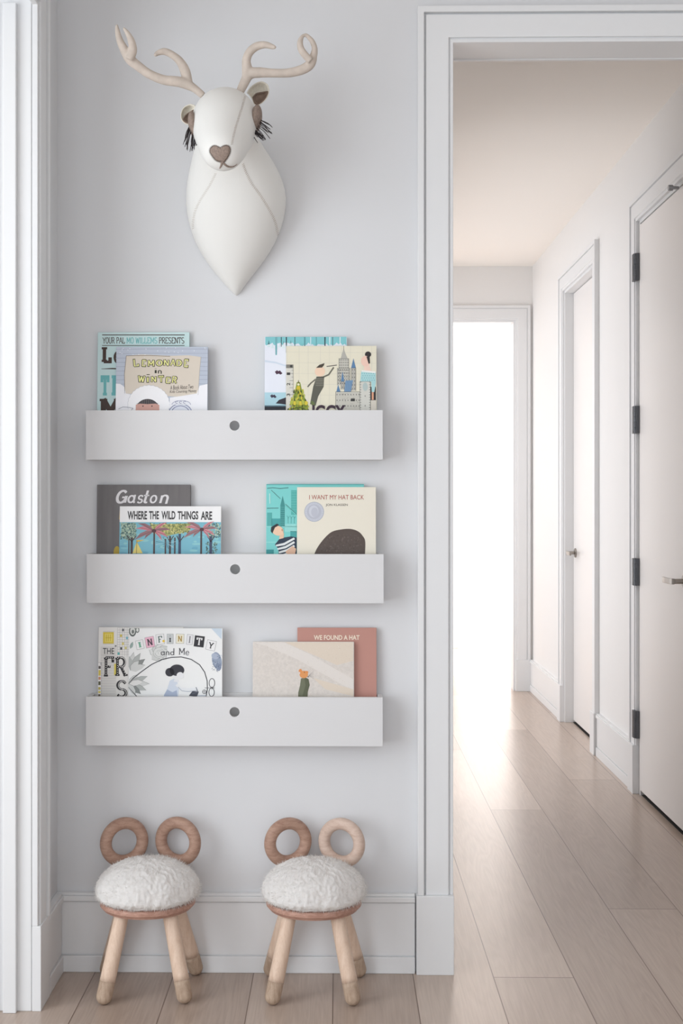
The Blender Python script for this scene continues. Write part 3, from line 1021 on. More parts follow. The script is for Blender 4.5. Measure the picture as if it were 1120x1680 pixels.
for x, w_, y0 in ((372, 16, 440), (530, 12, 400), (610, 10, 450), (642, 13, 430), (676, 10, 440), (710, 17, 415), (862, 12, 390), (930, 18, 430), (352, 8, 450)):
    b.poly([(x - w_ / 2, y0), (x + w_ / 2, y0), (x + w_ * .6, 700), (x - w_ * .6, 700)], TRK if x not in (710, 930) else (66, 76, 100), 5)
for x, dx in ((372, -34), (372, 30), (642, -26), (642, 24), (710, 30), (710, -20), (930, 28), (930, -24)):
    b.line([(x, 470), (x + dx, 430)], 6, TRK, 5)
def palm(bk, cx, cy, s, c1, c2, ly):
    for i, (a, l) in enumerate(((200, 150), (168, 130), (150, 125), (38, 108), (8, 120), (-20, 110), (215, 90), (-45, 88))):
        c, s_ = math.cos(R(a)), -math.sin(R(a))
        L_ = l * s
        p = [(0, 0), (.3 * L_, -.12 * L_), (.65 * L_, -.10 * L_), (L_, .10 * L_), (.6 * L_, .07 * L_), (.3 * L_, .06 * L_)]
        sg = -1 if abs(a) > 90 and abs(a) < 270 else 1
        bk.poly([(cx + x * c - y * sg * s_, cy + x * s_ + y * sg * c) for x, y in p], c1 if i % 2 else c2, ly + i * .15)
        bk.line([(cx, cy), (cx + .8 * L_ * c, cy + .8 * L_ * s_)], 2.5, (110, 74, 82), ly + 1.4)
    bk.ell(cx, cy + 2, 16 * s, 13 * s, (84, 54, 60), ly + 1.6)
palm(b, 528, 392, 1.0, (204, 130, 140), (148, 112, 116), 7)
palm(b, 866, 382, 0.95, (206, 138, 146), (156, 118, 122), 7)
for k in range(12):
    a = R(15 + k * 30)
    b.poly([(615, 478), (615 + 70 * math.cos(a) - 4, 478 + 40 * math.sin(a) + 4), (615 + 78 * math.cos(a), 478 + 44 * math.sin(a))], (178, 206, 208) if k % 2 else (88, 128, 140), 6)
b.poly([(408, 470), (378, 552), (450, 552)], (226, 208, 120), 6); b.line([(408, 462), (406, 560)], 3, (70, 60, 50), 7)
b.poly([(405, 458), (462, 458), (430, 468), (405, 474)], (214, 180, 84), 7)
b.done()

# --- middle rack, right pair
TQ = (118, 204, 200)
b = Book(436.5, 597, 794.5, Z2, False, TQ, 'turquoise city book, its left strip showing behind the cream book with silver seal', GR2, spine=(190, 190, 130)).zoom(410, 780, 4.308)
b.rect(116, 62, 806, 70, (92, 172, 170), 1)
for x0, y0, x1, y1, c in ((120, 264, 155, 360, (84, 170, 166)), (152, 306, 214, 362, (70, 160, 160)), (214, 210, 245, 362, (62, 142, 140)), (290, 106, 330, 280, (84, 174, 168)), (246, 345, 330, 400, (148, 214, 210)), (285, 395, 330, 440, (70, 160, 160)), (115, 525, 168, 700, (60, 150, 152)), (115, 360, 330, 366, (150, 216, 212)), (115, 470, 200, 476, (150, 216, 212))):
    b.rect(x0, y0, x1, y1, c, 2)
b.poly([(214, 212), (230, 146), (245, 212)], (62, 142, 140), 3)
for k in range(9):
    b.line([(216, 226 + k * 15), (244, 226 + k * 15)], 1.6, (110, 190, 186), 4)
for k in range(8):
    b.line([(292, 116 + k * 18), (330, 116 + k * 18)], 2, (120, 196, 190), 4)
b.poly([(260, 215), (330, 280), (330, 286), (240, 210)], (108, 196, 190), 3)
b.line([(122, 92), (160, 88), (210, 94), (270, 88)], 4, (58, 96, 92), 5); b.line([(120, 234), (200, 232)], 4, (58, 96, 92), 5)
b.line([(150, 106), (214, 166)], 3, (58, 96, 92), 5); b.line([(250, 204), (328, 276)], 3, (58, 96, 92), 5)
b.line([(138, 130), (140, 200)], 4, (220, 240, 236), 5)
for x in (268, 290, 312):
    b.line([(x, 340), (x, 300), (x - 8, 286)], 2.4, (70, 150, 146), 5); b.line([(x, 306), (x + 9, 290)], 2.4, (70, 150, 146), 5)
# a person in a striped top, seen from the side
b.poly([(176, 490), (206, 452), (240, 440), (290, 432), (330, 440), (330, 700), (214, 700), (200, 520)], (44, 56, 74), 6)
for k in range(4):
    b.poly([(182 + k * 10, 492 + k * 24), (240 + k * 10, 478 + k * 22), (310, 440 + k * 26), (318, 452 + k * 26), (244 + k * 10, 494 + k * 22), (186 + k * 10, 504 + k * 24)], (226, 228, 228), 7)
b.poly([(206, 452), (212, 410), (240, 408), (238, 444)], (232, 194, 166), 7)
b.ell(196, 392, 42, 34, (236, 200, 172), 8, rot=20)
b.poly([(146, 396), (150, 366), (190, 342), (206, 352), (176, 370), (158, 412)], (42, 42, 46), 9)
b.ell(228, 388, 6, 8, (236, 200, 172), 8)
b.poly([(250, 540), (300, 500), (326, 520), (318, 560), (270, 570)], (226, 186, 160), 8)
b.done()
b = Book(487, 616.5, 799.5, Z2, True, (228, 222, 206), 'cream book with red capitals, silver seal and a rounded brown shape', GR2).zoom(410, 780, 4.308)
b.sans('I WANT MY HAT BACK', 418, 140, 805, 172, (164, 66, 56), 2)
b.sans('JON KLASSEN', 535, 202, 690, 222, (84, 78, 72), 2, bold=.008)
b.ell(453, 259, 70, 71, (176, 180, 192), 1, part='silver_seal'); b.ell(453, 259, 65, 66, (200, 203, 212), 2, part='silver_seal'); b.ell(453, 259, 52, 53, (184, 187, 198), 3, part='silver_seal')
b.ell(450, 256, 34, 42, (202, 205, 214), 4, part='silver_seal'); b.ell(456, 262, 24, 34, (188, 191, 202), 5, part='silver_seal')
for k in range(32):
    a = R(k * 11.25)
    b.line([(453 + 56 * math.cos(a), 259 + 57 * math.sin(a)), (453 + 61 * math.cos(a), 259 + 62 * math.sin(a))], 2.5, (168, 172, 186), 4, part='silver_seal')
hill = [(455, 556), (476, 512), (520, 452), (575, 402), (640, 384), (710, 380), (765, 398), (798, 432), (814, 470), (812, 560), (810, 700), (430, 700)]
b.poly([(p.x, p.y) for p in catmull([Vector(q + (0,)) for q in hill[:10]], 5)] + hill[10:], (84, 72, 66), 1)
for k in range(220):
    a = random.uniform(0, 1); xx = random.uniform(500, 796); yy = random.uniform(420, 600)
    if yy > 384 + 172 * max(0, ((640 - xx) / 185)) ** 2 + 26 + 90 * max(0, (xx - 720) / 90) ** 2:
        b.ell(xx, yy, random.uniform(3, 9), random.uniform(2, 5), random.choice([(94, 82, 76), (76, 64, 58), (102, 90, 84), (88, 78, 74)]), 2 + k * .004, n=8, rot=random.uniform(0, 180))
b.done()

# --- lowest rack, left pair
b = Book(161, 300, 1029.5, Z3, False, (232, 230, 226), 'white graph-paper book with dotted black letters, left end of lowest rack', GR3).zoom(130, 1015, 4.308)
b.rect(166, 98, 242, 178, (226, 202, 72), 1); b.rect(178, 108, 232, 168, (238, 220, 110), 2)
for k in range(3):
    b.line([(190 + k * 14, 116), (190 + k * 14, 160)], 4, (212, 184, 52), 3)
b.line([(184, 138), (226, 138)], 4, (212, 184, 52), 3)
for k in range(10):
    b.line([(168 + k * 8, 94), (172 + k * 8, 94)], 2, (120, 100, 40), 3); b.line([(168 + k * 8, 181), (172 + k * 8, 181)], 2, (120, 100, 40), 3)
for k in range(6):
    b.line([(268 + k * 17, 66), (268 + k * 17, 270)], 1.6, (172, 172, 174), 1)
for k in range(12):
    b.line([(268, 66 + k * 17), (352, 66 + k * 17)], 1.6, (172, 172, 174), 1)
for x, y, c in ((300, 74, (100, 100, 104)), (286, 114, (214, 196, 84)), (328, 130, (120, 180, 196)), (300, 170, (220, 204, 110)), (288, 204, (80, 80, 84)), (320, 200, (222, 214, 140)), (270, 240, (96, 172, 172))):
    b.rect(x, y, x + 14, y + 18, c, 2)
b.poly([(150, 200), (262, 196), (262, 560), (150, 560)], (222, 220, 216), 1)
for k in range(18):
    b.line([(152, 260 + k * 18), (256, 260 + k * 18)], 1.5, (182, 182, 184), 2)
b.rect(128, 312, 158, 690, (240, 238, 236), 2); b.line([(158, 312), (158, 690)], 2, (130, 130, 132), 3); b.line([(128, 312), (158, 312)], 2, (130, 130, 132), 3)
for y, h_, c in ((336, 20, (96, 88, 84)), (364, 40, (216, 196, 92)), (412, 20, (208, 150, 120)), (444, 26, (92, 92, 70)), (484, 18, (196, 182, 96)), (512, 14, (224, 208, 108)), (534, 20, (110, 100, 90))):
    b.rect(136, y, 152, y + h_, c, 3)
b.sans('THE', 166, 210, 246, 252, (56, 56, 58), 4, bold=.004)
def dotted(bk, ch, x0, y0, x1, y1, pn):
    bk.slab(ch, x0, y0, x1, y1, (44, 42, 44), 4, pen=pn, serif=.16)
    for st in G[ch][0]:
        # pale dots along each stroke
        xs = [p[0] for s_ in G[ch][0] for p in s_]; ys = (0, 1)
        for (p, q) in zip(st[:-1], st[1:]):
            l = math.hypot((q[0] - p[0]), (q[1] - p[1]))
            m_ = max(1, int(l * 8))
            for k in range(m_):
                t = (k + .5) / m_
                X, Y_ = p[0] + (q[0] - p[0]) * t, p[1] + (q[1] - p[1]) * t
                mx, Mx = min(xs) - .16, max(xs) + .08
                bk.ell(x0 + (X - mx) / (Mx - mx) * (x1 - x0), y1 - 8 - Y_ * (y1 - y0 - 16), 3.2, 3.2, (236, 234, 230), 6, n=8, part='title')
dotted(b, 'F', 174, 268, 246, 410, .2); dotted(b, 'R', 254, 268, 342, 412, .2); dotted(b, 'S', 262, 434, 342, 560, .2)
b.rect(246, 320, 262, 400, (222, 206, 96), 3); b.rect(250, 190, 262, 200, (120, 120, 120), 3)
b.rect(150, 312, 154, 330, (120, 120, 120), 3)
b.done()
IVO = (233, 234, 233)
b = Book(211, 364.5, 1031.5, Z3, True, IVO, 'white book with patchwork letter tiles and a dark-haired child inside a ring', GR3).zoom(130, 1015, 4.308)
BK, BLG = (46, 46, 50), (172, 184, 200)
b.poly([(930, 72), (1006, 74), (1004, 150), (975, 120)], (196, 210, 222), 1); b.ell(972, 300, 34, 62, (146, 158, 178), 1, rot=-12); b.ell(958, 268, 26, 20, (168, 178, 196), 1.3, rot=30); b.ell(984, 340, 20, 30, (128, 140, 162), 1.4)
for k in range(26):
    xx, yy = random.uniform(934, 1000), random.uniform(256, 372)
    b.line([(xx, yy), (xx + random.uniform(-14, 14), yy + random.uniform(-14, 14))], 2.5, random.choice([(70, 80, 104), (180, 190, 206), (96, 108, 132)]), 2)
b.ell(374, 92, 26, 38, (90, 98, 94), 1); b.ell(374, 90, 18, 28, (214, 216, 212), 2); b.ell(376, 96, 9, 14, (110, 116, 112), 3); b.ell(408, 84, 14, 20, (120, 126, 122), 2); b.ell(408, 84, 8, 12, (222, 224, 220), 3)
# flowers in pencil grey
def petal(bk, x, y, l, w_, a, c, ly):
    ca, sa = math.cos(R(a)), math.sin(R(a))
    p = [(0, 0), (l * .3, -w_ / 2), (l * .7, -w_ * .45), (l, 0), (l * .7, w_ * .4), (l * .3, w_ * .5)]
    bk.poly([(x + u * ca - v * sa, y + u * sa + v * ca) for u, v in p], c, ly)
    bk.line([(x + u * ca - v * sa, y + u * sa + v * ca) for u, v in p[:4]], 2, (116, 120, 118), ly + .1)
g1, g2, g3 = (206, 208, 206), (176, 180, 178), (134, 138, 136)
for i, (a, l, c) in enumerate(((-80, 130, g1), (-60, 140, g2), (-38, 130, g3), (-95, 100, g2), (-20, 110, g1), (-50, 90, g1))):
    petal(b, 362, 368, l, 44, a, c, 1 + i * .2)
for i, (a, l) in enumerate(((200, 74), (240, 70), (280, 72), (320, 76), (0, 72), (40, 66), (90, 60), (140, 66))):
    petal(b, 562, 248, l, 62, a, ((218, 220, 218), (206, 208, 206))[i % 2], 1.2 + i * .05)
for rr in (44, 32, 21, 11):
    b.ell(566, 244, rr, rr * .88, ((216, 218, 216), (224, 225, 223))[rr % 2], 1.8 + (44 - rr) * .02)
    b.line(arc(566, 244, rr, rr * .88, rr * 9, rr * 9 + 250, 16), 2, (150, 154, 152), 2.6)
for i, (a, l, c) in enumerate(((-45, 90, g1), (-22, 140, g2), (0, 145, g1), (20, 130, g2), (40, 110, g3), (-10, 100, (224, 224, 222)), (60, 90, g1))):
    petal(b, 352, 462, l, 40, a, c, 2 + i * .2)
petal(b, 360, 215, 50, 20, -70, (150, 172, 166), 1)
for ch, x0, y0, x1, y1, rot, bg, fg in (('I', 400, 156, 452, 218, -12, (236, 236, 236), (110, 168, 142)), ('N', 466, 132, 528, 206, -10, (232, 182, 200), (70, 60, 70)), ('F', 542, 114, 598, 184, -6, (232, 232, 232), (90, 110, 104)), ('i', 618, 112, 662, 180, 0, (196, 200, 200), BK), ('N', 682, 112, 738, 178, 2, (232, 228, 208), (170, 142, 70)), ('I', 758, 116, 800, 186, 6, (226, 226, 228), (120, 120, 124)), ('T', 812, 126, 880, 202, 7, BK, (222, 222, 222)), ('Y', 898, 158, 962, 226, 13, (234, 234, 234), BK)):
    cx, cy = (x0 + x1) / 2, (y0 + y1) / 2
    c_, s_ = math.cos(R(rot)), math.sin(R(rot))
    q = [(cx + u * c_ - v * s_, cy + u * s_ + v * c_) for u, v in ((x0 - cx, y0 - cy), (x1 - cx, y0 - cy), (x1 - cx, y1 - cy), (x0 - cx, y1 - cy))]
    b.poly(q, bg, 4); b.line(q + [q[0]], 2, (150, 150, 152) if bg != BK else BK, 4.5)
    m_ = 13
    b.fit(stroke_text(ch, .2, .15), x0 + (m_ if ch not in 'Ii' else m_ + 3), y0 + 12, x1 - (m_ if ch not in 'Ii' else m_ + 3), y1 - 12, fg, 6, rot=rot)
b.ell(594, 162, 9, 9, (226, 190, 70), 5)
b.slab('and', 574, 212, 670, 262, (66, 66, 72), 6, pen=.12, serif=.06); b.slab('M', 702, 210, 746, 256, (66, 66, 72), 6, pen=.12, serif=.12); b.slab('e', 750, 230, 776, 262, (66, 66, 72), 6, pen=.09)
b.line([(346, 458), (380, 424), (440, 376), (510, 326), (580, 292), (650, 276), (720, 273), (790, 290), (850, 328), (886, 380), (904, 440), (906, 500), (896, 552), (880, 620)], 6, (56, 56, 62), 3.6)
b.line([(346, 486), (410, 552), (440, 590)], 6, (56, 56, 62), 3.6)
b.ell(938, 456, 22, 34, (66, 66, 72), 4); b.ell(938, 456, 17, 29, IVO, 4.4); b.ell(936, 520, 21, 32, (66, 66, 72), 4); b.ell(936, 520, 16, 27, IVO, 4.4)
b.line([(888, 490), (958, 490)], 3, (66, 66, 72), 5); b.line([(938, 478), (938, 502)], 3, (66, 66, 72), 5)
b.ell(885, 517, 15, 15, (66, 66, 72), 4); b.ell(885, 517, 11, 11, IVO, 4.4); b.line([(874, 517), (896, 517)], 3, (66, 66, 72), 5); b.line([(885, 506), (885, 528)], 3, (66, 66, 72), 5)
# a small seated child with dark hair, in pale blue
b.poly([(640, 440), (668, 424), (692, 446), (706, 490), (700, 560), (690, 700), (590, 700), (600, 540), (622, 500)], (206, 214, 226), 4)
b.poly([(600, 540), (622, 500), (660, 520), (690, 505), (696, 560), (640, 700), (596, 700)], (166, 178, 200), 5)
b.line([(690, 470), (720, 496), (770, 500), (836, 494)], 18, (228, 230, 232), 5)
b.line([(700, 484), (726, 510), (770, 516), (832, 508)], 3, (150, 158, 176), 6)
b.ell(696, 396, 38, 36, (230, 231, 233), 5)
b.poly([(676, 420), (706, 420), (704, 450), (668, 446)], (224, 226, 230), 4.6)
b.ell(690, 366, 52, 40, (50, 50, 58), 6); b.ell(640, 380, 32, 30, (50, 50, 58), 6)
b.ell(713, 403, 25, 24, (230, 231, 233), 7)
b.poly([(776, 545), (800, 512), (846, 516), (832, 552)], (66, 70, 80), 6); b.line([(826, 486), (840, 520), (800, 530)], 5, (90, 94, 108), 6)
b.rect(800, 540, 896, 548, (190, 196, 206), 5)
b.done()

# --- lowest rack, right pair
b = Book(487.5, 617.5, 1030.5, Z3, False, (186, 136, 124), 'dusty pink book with pale capitals, standing behind the speckled landscape book', GR3, rough=0.5).zoom(390, 1015, 4.308)
b.sans('WE FOUND A HAT', 537, 119, 860, 153, (236, 224, 206), 2, bold=.02)
b.done()
b = Book(414.5, 580.5, 1053.5, Z3, True, (214, 207, 200), 'speckled beige landscape book with a tiny orange and olive figure', GR3, spine=(214, 198, 160), var=0.06, vscale=160, rough=0.55).zoom(390, 1015, 4.308)
# broad brushed bands of pale paint
b.poly([(330, 170), (816, 170), (816, 300), (700, 330)], (219, 206, 190), 1)
b.poly([(110, 172), (330, 172), (500, 250), (816, 430), (816, 500), (760, 480), (420, 290), (210, 200)], (222, 216, 210), 1.5)
b.poly([(530, 420), (816, 500), (816, 548), (620, 500)], (219, 206, 190), 1)
for k in range(420):
    xx, yy = random.uniform(112, 812), random.uniform(174, 546)
    b.ell(xx, yy, random.uniform(1, 2.6), random.uniform(1, 2), random.choice([(198, 186, 172), (232, 226, 220), (206, 192, 176)]), 2 + k * .002, n=6)
b.poly([(446, 424), (476, 416), (500, 428), (508, 470), (494, 520), (492, 600), (424, 600), (428, 520), (440, 470)], (92, 96, 74), 4)
b.poly([(446, 424), (470, 420), (478, 470), (456, 550), (430, 540)], (108, 112, 90), 4.5)
b.ell(466, 396, 30, 26, (222, 152, 92), 5); b.ell(442, 372, 12, 15, (222, 146, 84), 5.2); b.ell(486, 380, 12, 9, (222, 146, 84), 5.2)
b.ell(436, 385, 5, 8, (224, 206, 200), 5.6)
for k in range(5):
    b.line([(500, 404), (536, 372 + k * 13)], 1.6, (150, 144, 142), 5)
b.ell(470, 381, 3.5, 3, (60, 50, 44), 6); b.ell(497, 412, 4, 4, (70, 56, 50), 6)
b.done()

# ------------------------------------------------------------------ stools
RINGW = wood('brown_oiled_wood', (178, 146, 128), (152, 118, 102), (12, 12, 45))
RINGP = wood('pale_oiled_wood', (210, 188, 174), (192, 166, 150), (12, 12, 45))
SEATW = wood('reddish_wood', (190, 152, 136), (158, 118, 102), (6, 40, 40))
LEGW = wood('pale_beech', (224, 200, 180), (210, 182, 160), (30, 30, 4), rough=0.45)
FOOTW = wood('grey_brown_dipped_wood', (184, 162, 142), (158, 134, 114), (40, 40, 6))
FUR = bpy.data.materials.new('white_sheepskin')
FUR.use_nodes = True
nt = FUR.node_tree
pb = nt.nodes['Principled BSDF']
pb.inputs['Base Color'].default_value = lin((254, 253, 251))
pb.inputs['Roughness'].default_value = 0.9
pb.inputs['Specular IOR Level'].default_value = 0.0
pb.inputs['Sheen Weight'].default_value = 0.0
tr = nt.nodes.new('ShaderNodeBsdfTranslucent')
tr.inputs[0].default_value = lin((254, 253, 251))
ms = nt.nodes.new('ShaderNodeMixShader')
ms.inputs[0].default_value = 0.4
nt.links.new(pb.outputs[0], ms.inputs[1])
nt.links.new(tr.outputs[0], ms.inputs[2])
nt.links.new(ms.outputs[0], nt.nodes['Material Output'].inputs['Surface'])

RS, ZS0, ZS1 = 0.119, 0.208, 0.229


def cushion_mesh():
    """domed cushion with a dense pile of fine strands, one mesh"""
    rng = np.random.default_rng(3)
    Rc, Hc, Hl, zc = 0.126, 0.074, 0.028, ZS1 + 0.020
    mb = MB()

    def prof(t):
        return Rc * math.sin(t) ** .9, (Hc * math.cos(t) if t < math.pi / 2 else Hl * math.cos(t))
    rings = []
    NR, NS = 84, 260
    for k in range(1, NR + 1):
        t_ = math.pi * k / (NR * 1.18)
        r, z = prof(t_)
        ring = []
        for j in range(NS):
            q = 2 * math.pi * j / NS
            p = Vector((r * math.cos(q), r * math.sin(q), zc + z))
            flow = Vector((p.x * 1.0, p.y * 1.0, p.z * .55)) + noise.noise_vector(p * 22) * .010      # tufts comb outwards and down
            tuft = (1 - abs(noise.noise(flow * 75))) ** 2 * .0050 + (1 - abs(noise.noise(flow * 190))) ** 2 * .0030 + noise.noise(p * 30) * .0035 + noise.noise(p * 420) * .0010
            ring.append(p + Vector((p.x / Rc, p.y / Rc, z / (Hc if z > 0 else Hl))).normalized() * (tuft - .002))
        rings.append(ring)
    mb.rings(rings)
    V = list(mb.v); Fs = list(mb.f)
    n = 4200
    th = rng.uniform(0, 2 * np.pi, n)
    t = np.arccos(rng.uniform(-0.62, 1, n))
    r = Rc * np.sin(t) ** .9
    hh = np.where(t < np.pi / 2, Hc, Hl)
    z = hh * np.cos(t)
    base_ = np.stack([r * np.cos(th), r * np.sin(th), zc + z], 1)
    nrm = np.stack([np.sin(t) * np.cos(th) / Rc, np.sin(t) * np.sin(th) / Rc, np.cos(t) / hh], 1)
    nrm /= np.linalg.norm(nrm, axis=1)[:, None]
    # clumps: each strand leans towards a clump direction found from low-frequency noise
    cl = np.array([noise.noise_vector(Vector(p) * 55.0) for p in base_])
    cl2 = np.array([noise.noise_vector(Vector(p) * 18.0) for p in base_])
    ln = rng.uniform(0.008, 0.014, n) * (1 + 0.25 * cl2[:, 0])
    d1 = nrm * 0.9 + cl * 0.45 + cl2 * 0.35 + rng.normal(0, .32, (n, 3))
    d1[:, 2] -= 0.10 * (1 - nrm[:, 2])
    d1 /= np.linalg.norm(d1, axis=1)[:, None]
    d2 = d1 + cl * 0.7 + rng.normal(0, .25, (n, 3)); d2[:, 2] -= 0.12
    d2 /= np.linalg.norm(d2, axis=1)[:, None]
    side = np.cross(d1, rng.normal(0, 1, (n, 3)))
    side /= np.linalg.norm(side, axis=1)[:, None]
    side2 = np.cross(d1, side)
    w = 0.00038
    p0 = base_ - nrm * 0.002
    p1 = base_ + d1 * (ln * .55)[:, None]
    p2 = p1 + d2 * (ln * .45)[:, None]
    cols = []
    for pp, f in ((p0, 1), (p1, .85)):
        for q in (0, 2.0944, 4.18879):
            cols.append(pp + (side * math.cos(q) + side2 * math.sin(q)) * w * f)
    cols.append(p2)
    vs = np.stack(cols, 1).reshape(-1, 3)
    off = len(V)
    V += [tuple(v) for v in vs]
    for k in range(n):
        a = off + 7 * k
        for j in range(3):
            j2 = (j + 1) % 3
            Fs.append((a + j, a + j2, a + 3 + j2, a + 3 + j)); Fs.append((a + 3 + j, a + 3 + j2, a + 6))
    me = bpy.data.meshes.new('sheepskin_cushion')
    me.from_pydata(V, [], Fs)
    me.materials.append(FUR)
    me.polygons.foreach_set('use_smooth', [True] * len(me.polygons))
    me.update()
    return me


def make_stool(loc, rz, label):
    root = empty('animal_stool', loc, label, 'stool', 'sheepskin animal stools', rz)
    # seat disc with rounded rim and a small lip
    mb = MB()
    prof = [(0.0005, ZS0), (RS - 0.013, ZS0), (RS - 0.008, ZS0 + .001), (RS - 0.006, ZS0 + .005), (RS - 0.0035, ZS0 + .006), (RS, ZS0 + .010), (RS, ZS0 + .016), (RS - .003, ZS1), (0.0005, ZS1)]
    mb.rings([[(r * math.cos(q), r * math.sin(q), z) for q in [2 * math.pi * k / 72 for k in range(72)]] for r, z in prof])
    mb.build('seat', SEATW, root, smooth=False, bevel=0)
    cu = bpy.data.objects.new('sheepskin_cushion', cushion_mesh())
    C.objects.link(cu)
    cu.parent = root
    # four splayed legs with dipped rounded feet
    legs = [((-0.058, -0.058), (-0.097, -0.095)), ((0.058, -0.058), (0.097, -0.095)), ((-0.064, 0.055), (-0.113, 0.095)), ((0.064, 0.055), (0.113, 0.095))]
    for (tx, ty), (fx, fy) in legs:
        rl = 0.0195
        top, bot = Vector((tx, ty, ZS0 + 0.001)), Vector((fx, fy, rl))
        ax = (bot - top).normalized()
        cut = bot - ax * 0.036
        mb = MB()
        npt = 10
        pts = [top.lerp(cut, k / npt) for k in range(npt + 1)]
        mb.tube(pts, [0.0175 + 0.002 * k / npt for k in range(npt + 1)], 28)
        leg = mb.build('leg', LEGW, root, smooth=True)
        leg.data.polygons.foreach_set('use_smooth', [len(p.vertices) == 4 for p in leg.data.polygons])
        mb = MB()
        pts, rr = [cut, cut + ax * 0.012, cut + ax * 0.024, bot], [rl, rl, rl, rl]
        for k in range(1, 9):
            q = math.pi / 2 * k / 8
            pts.append(bot + ax * rl * math.sin(q)); rr.append(max(0.0004, rl * math.cos(q)))
        mb.tube(pts, rr, 28)
        ft = mb.build('foot', FOOTW, leg, smooth=True)
        ft['label'] = 'grey-brown dipped foot'
    # two ring ears standing at the back of the seat
    for s in (-1, 1):
        mb = MB()
        Rm, rm = 0.0485, 0.0152
        ya = R(22) * -s
        c_, s_ = math.cos(ya), math.sin(ya)
        rings = []
        for k in range(49):
            q = 2 * math.pi * k / 48
            ring = []
            for j in range(20):
                p = 2 * math.pi * j / 20
                rr = Rm + rm * math.cos(p)
                x, y, z = rr * math.cos(q), rm * math.sin(p), rr * math.sin(q)
                ring.append((s * 0.069 + x * c_ - y * s_, 0.088 + x * s_ + y * c_, 0.347 + z))
            rings.append(ring)
        # rings share their first and last loop
        vs = [p for r_ in rings[:-1] for p in r_]
        fs = []
        for k in range(48):
            for j in range(20):
                fs.append((k * 20 + j, k * 20 + (j + 1) % 20, ((k + 1) % 48) * 20 + (j + 1) % 20, ((k + 1) % 48) * 20 + j))
        mb.add(vs, fs)
        # peg that plants the ring in the seat
        mb.tube([(s * 0.069, 0.088, 0.228), (s * 0.069, 0.088, 0.29)], 0.012, 16)
        mb.build('ring_ear', RINGW, root, smooth=True)
    return root


def floor_at(px, py):
    """floor point seen at a pixel"""
    d = RGT * ((px - PPX) / F_PX) + Vector((0, 0, (PPY - py) / F_PX)) + FWD
    t = -H_CAM / d.z
    return Vector((0, -D_CAM, H_CAM)) + d * t


sl = (floor_at(163, 1647) + floor_at(295, 1648)) / 2 + Vector((0.006, 0.095, 0))
sr = (floor_at(448, 1649) + floor_at(579, 1651)) / 2 + Vector((0, 0.095, 0))
s1 = make_stool((sl.x, -0.136, 0), R(3), 'wooden ring-eared stool with white sheepskin seat, nearer the left corner')
s2 = empty('animal_stool', (sr.x, -0.137, 0), 'wooden ring-eared stool with white sheepskin seat, nearer the doorway, one ring paler', 'stool', 'sheepskin animal stools', R(-0.5))
ears = 0
for ch in list(s1.children):
    c = ch.copy(); C.objects.link(c); c.parent = s2
    if ch.name.startswith('ring_ear'):
        ears += 1
        if ears == 2:
            c.material_slots[0].link = 'OBJECT'
            c.material_slots[0].material = RINGP
            c['label'] = 'paler wooden ring ear'
    for g in ch.children:
        d = g.copy(); C.objects.link(d); d.parent = c

# ------------------------------------------------------------------ the felt deer head on the wall
FELT = pmat('white_felt', (229, 228, 224), 0.95, bump=0.18, bscale=420, spec=0.1, sheen=0.15)
ANTL = pmat('beige_felt', (200, 188, 177), 0.95, bump=0.3, bscale=260, spec=0.1, var=0.10, vscale=40)
BFELT = pmat('brown_grey_felt', (148, 132, 122), 0.95, bump=0.4, bscale=420, spec=0.1, var=0.2, vscale=220)
DFELT = pmat('inner_ear_felt', (128, 110, 98), 0.95, bump=0.4, bscale=420, spec=0.1, var=0.2, vscale=150)
CREAMF = pmat('cream_fleece', (228, 222, 208), 0.95, bump=0.7, bscale=260, spec=0.1, var=0.08, vscale=200)
THREAD = pmat('tan_thread', (188, 176, 164), 0.9)
LASH = pmat('black_yarn', (44, 36, 38), 0.8)

deer_loc = P(388, 330, 0)
deer = empty('deer_head', deer_loc, 'white felt stuffed deer head with beige antlers hung high on the wall', 'wall decoration')


def dl(v):
    return Vector(v) - deer_loc


bust = [(485, 387, 389, .010, 0, .004), (479, 380, 395, .024, 0, .006), (468, 370, 402, .040, 0, .008), (450, 354, 416, .062, 0, .010), (425, 335, 436, .086, 0, .012), (400, 321, 451, .106, 0, .014),
        (375, 312, 461.5, .123, 0, .016), (350, 306.5, 468, .137, 0, .018), (325, 305, 470.5, .148, 0, .022), (300, 307.5, 465, .158, 0, .030),
        (280, 312, 455.5, .170, 0, .042), (262, 316, 445, .185, .0, .060), (246, 320, 434, .205, .012, .085), (230, 325, 425, .225, .045, .115), (214, 332, 415, .240, .085, .15), (200, 342, 402, .245, .12, .18), (190, 355, 390, .235, .16, .2)]
mb = MB()
rings = []
SEG = 48
for py, xl, xr, yf, yb_, ym in bust:
    a, b_ = P(xl, py, -ym), P(xr, py, -ym)
    cx, hw, z = (a.x + b_.x) / 2, (b_.x - a.x) / 2, (a.z + b_.z) / 2
    ring = []
    for k in range(SEG):
        q = 2 * math.pi * k / SEG
        s_ = math.sin(q)
        x = cx + hw * math.cos(q)
        if s_ >= 0:
            y = -(ym + (yf - ym) * s_ ** 0.9)
        else:
            y = -(ym - (ym - yb_) * min(1.0, abs(s_) * 2.2))
        ring.append(dl((x, y, z)))
    rings.append(ring)
mb.rings(rings)
neck = mb.build('neck', FELT, deer, smooth=True, subsurf=1)

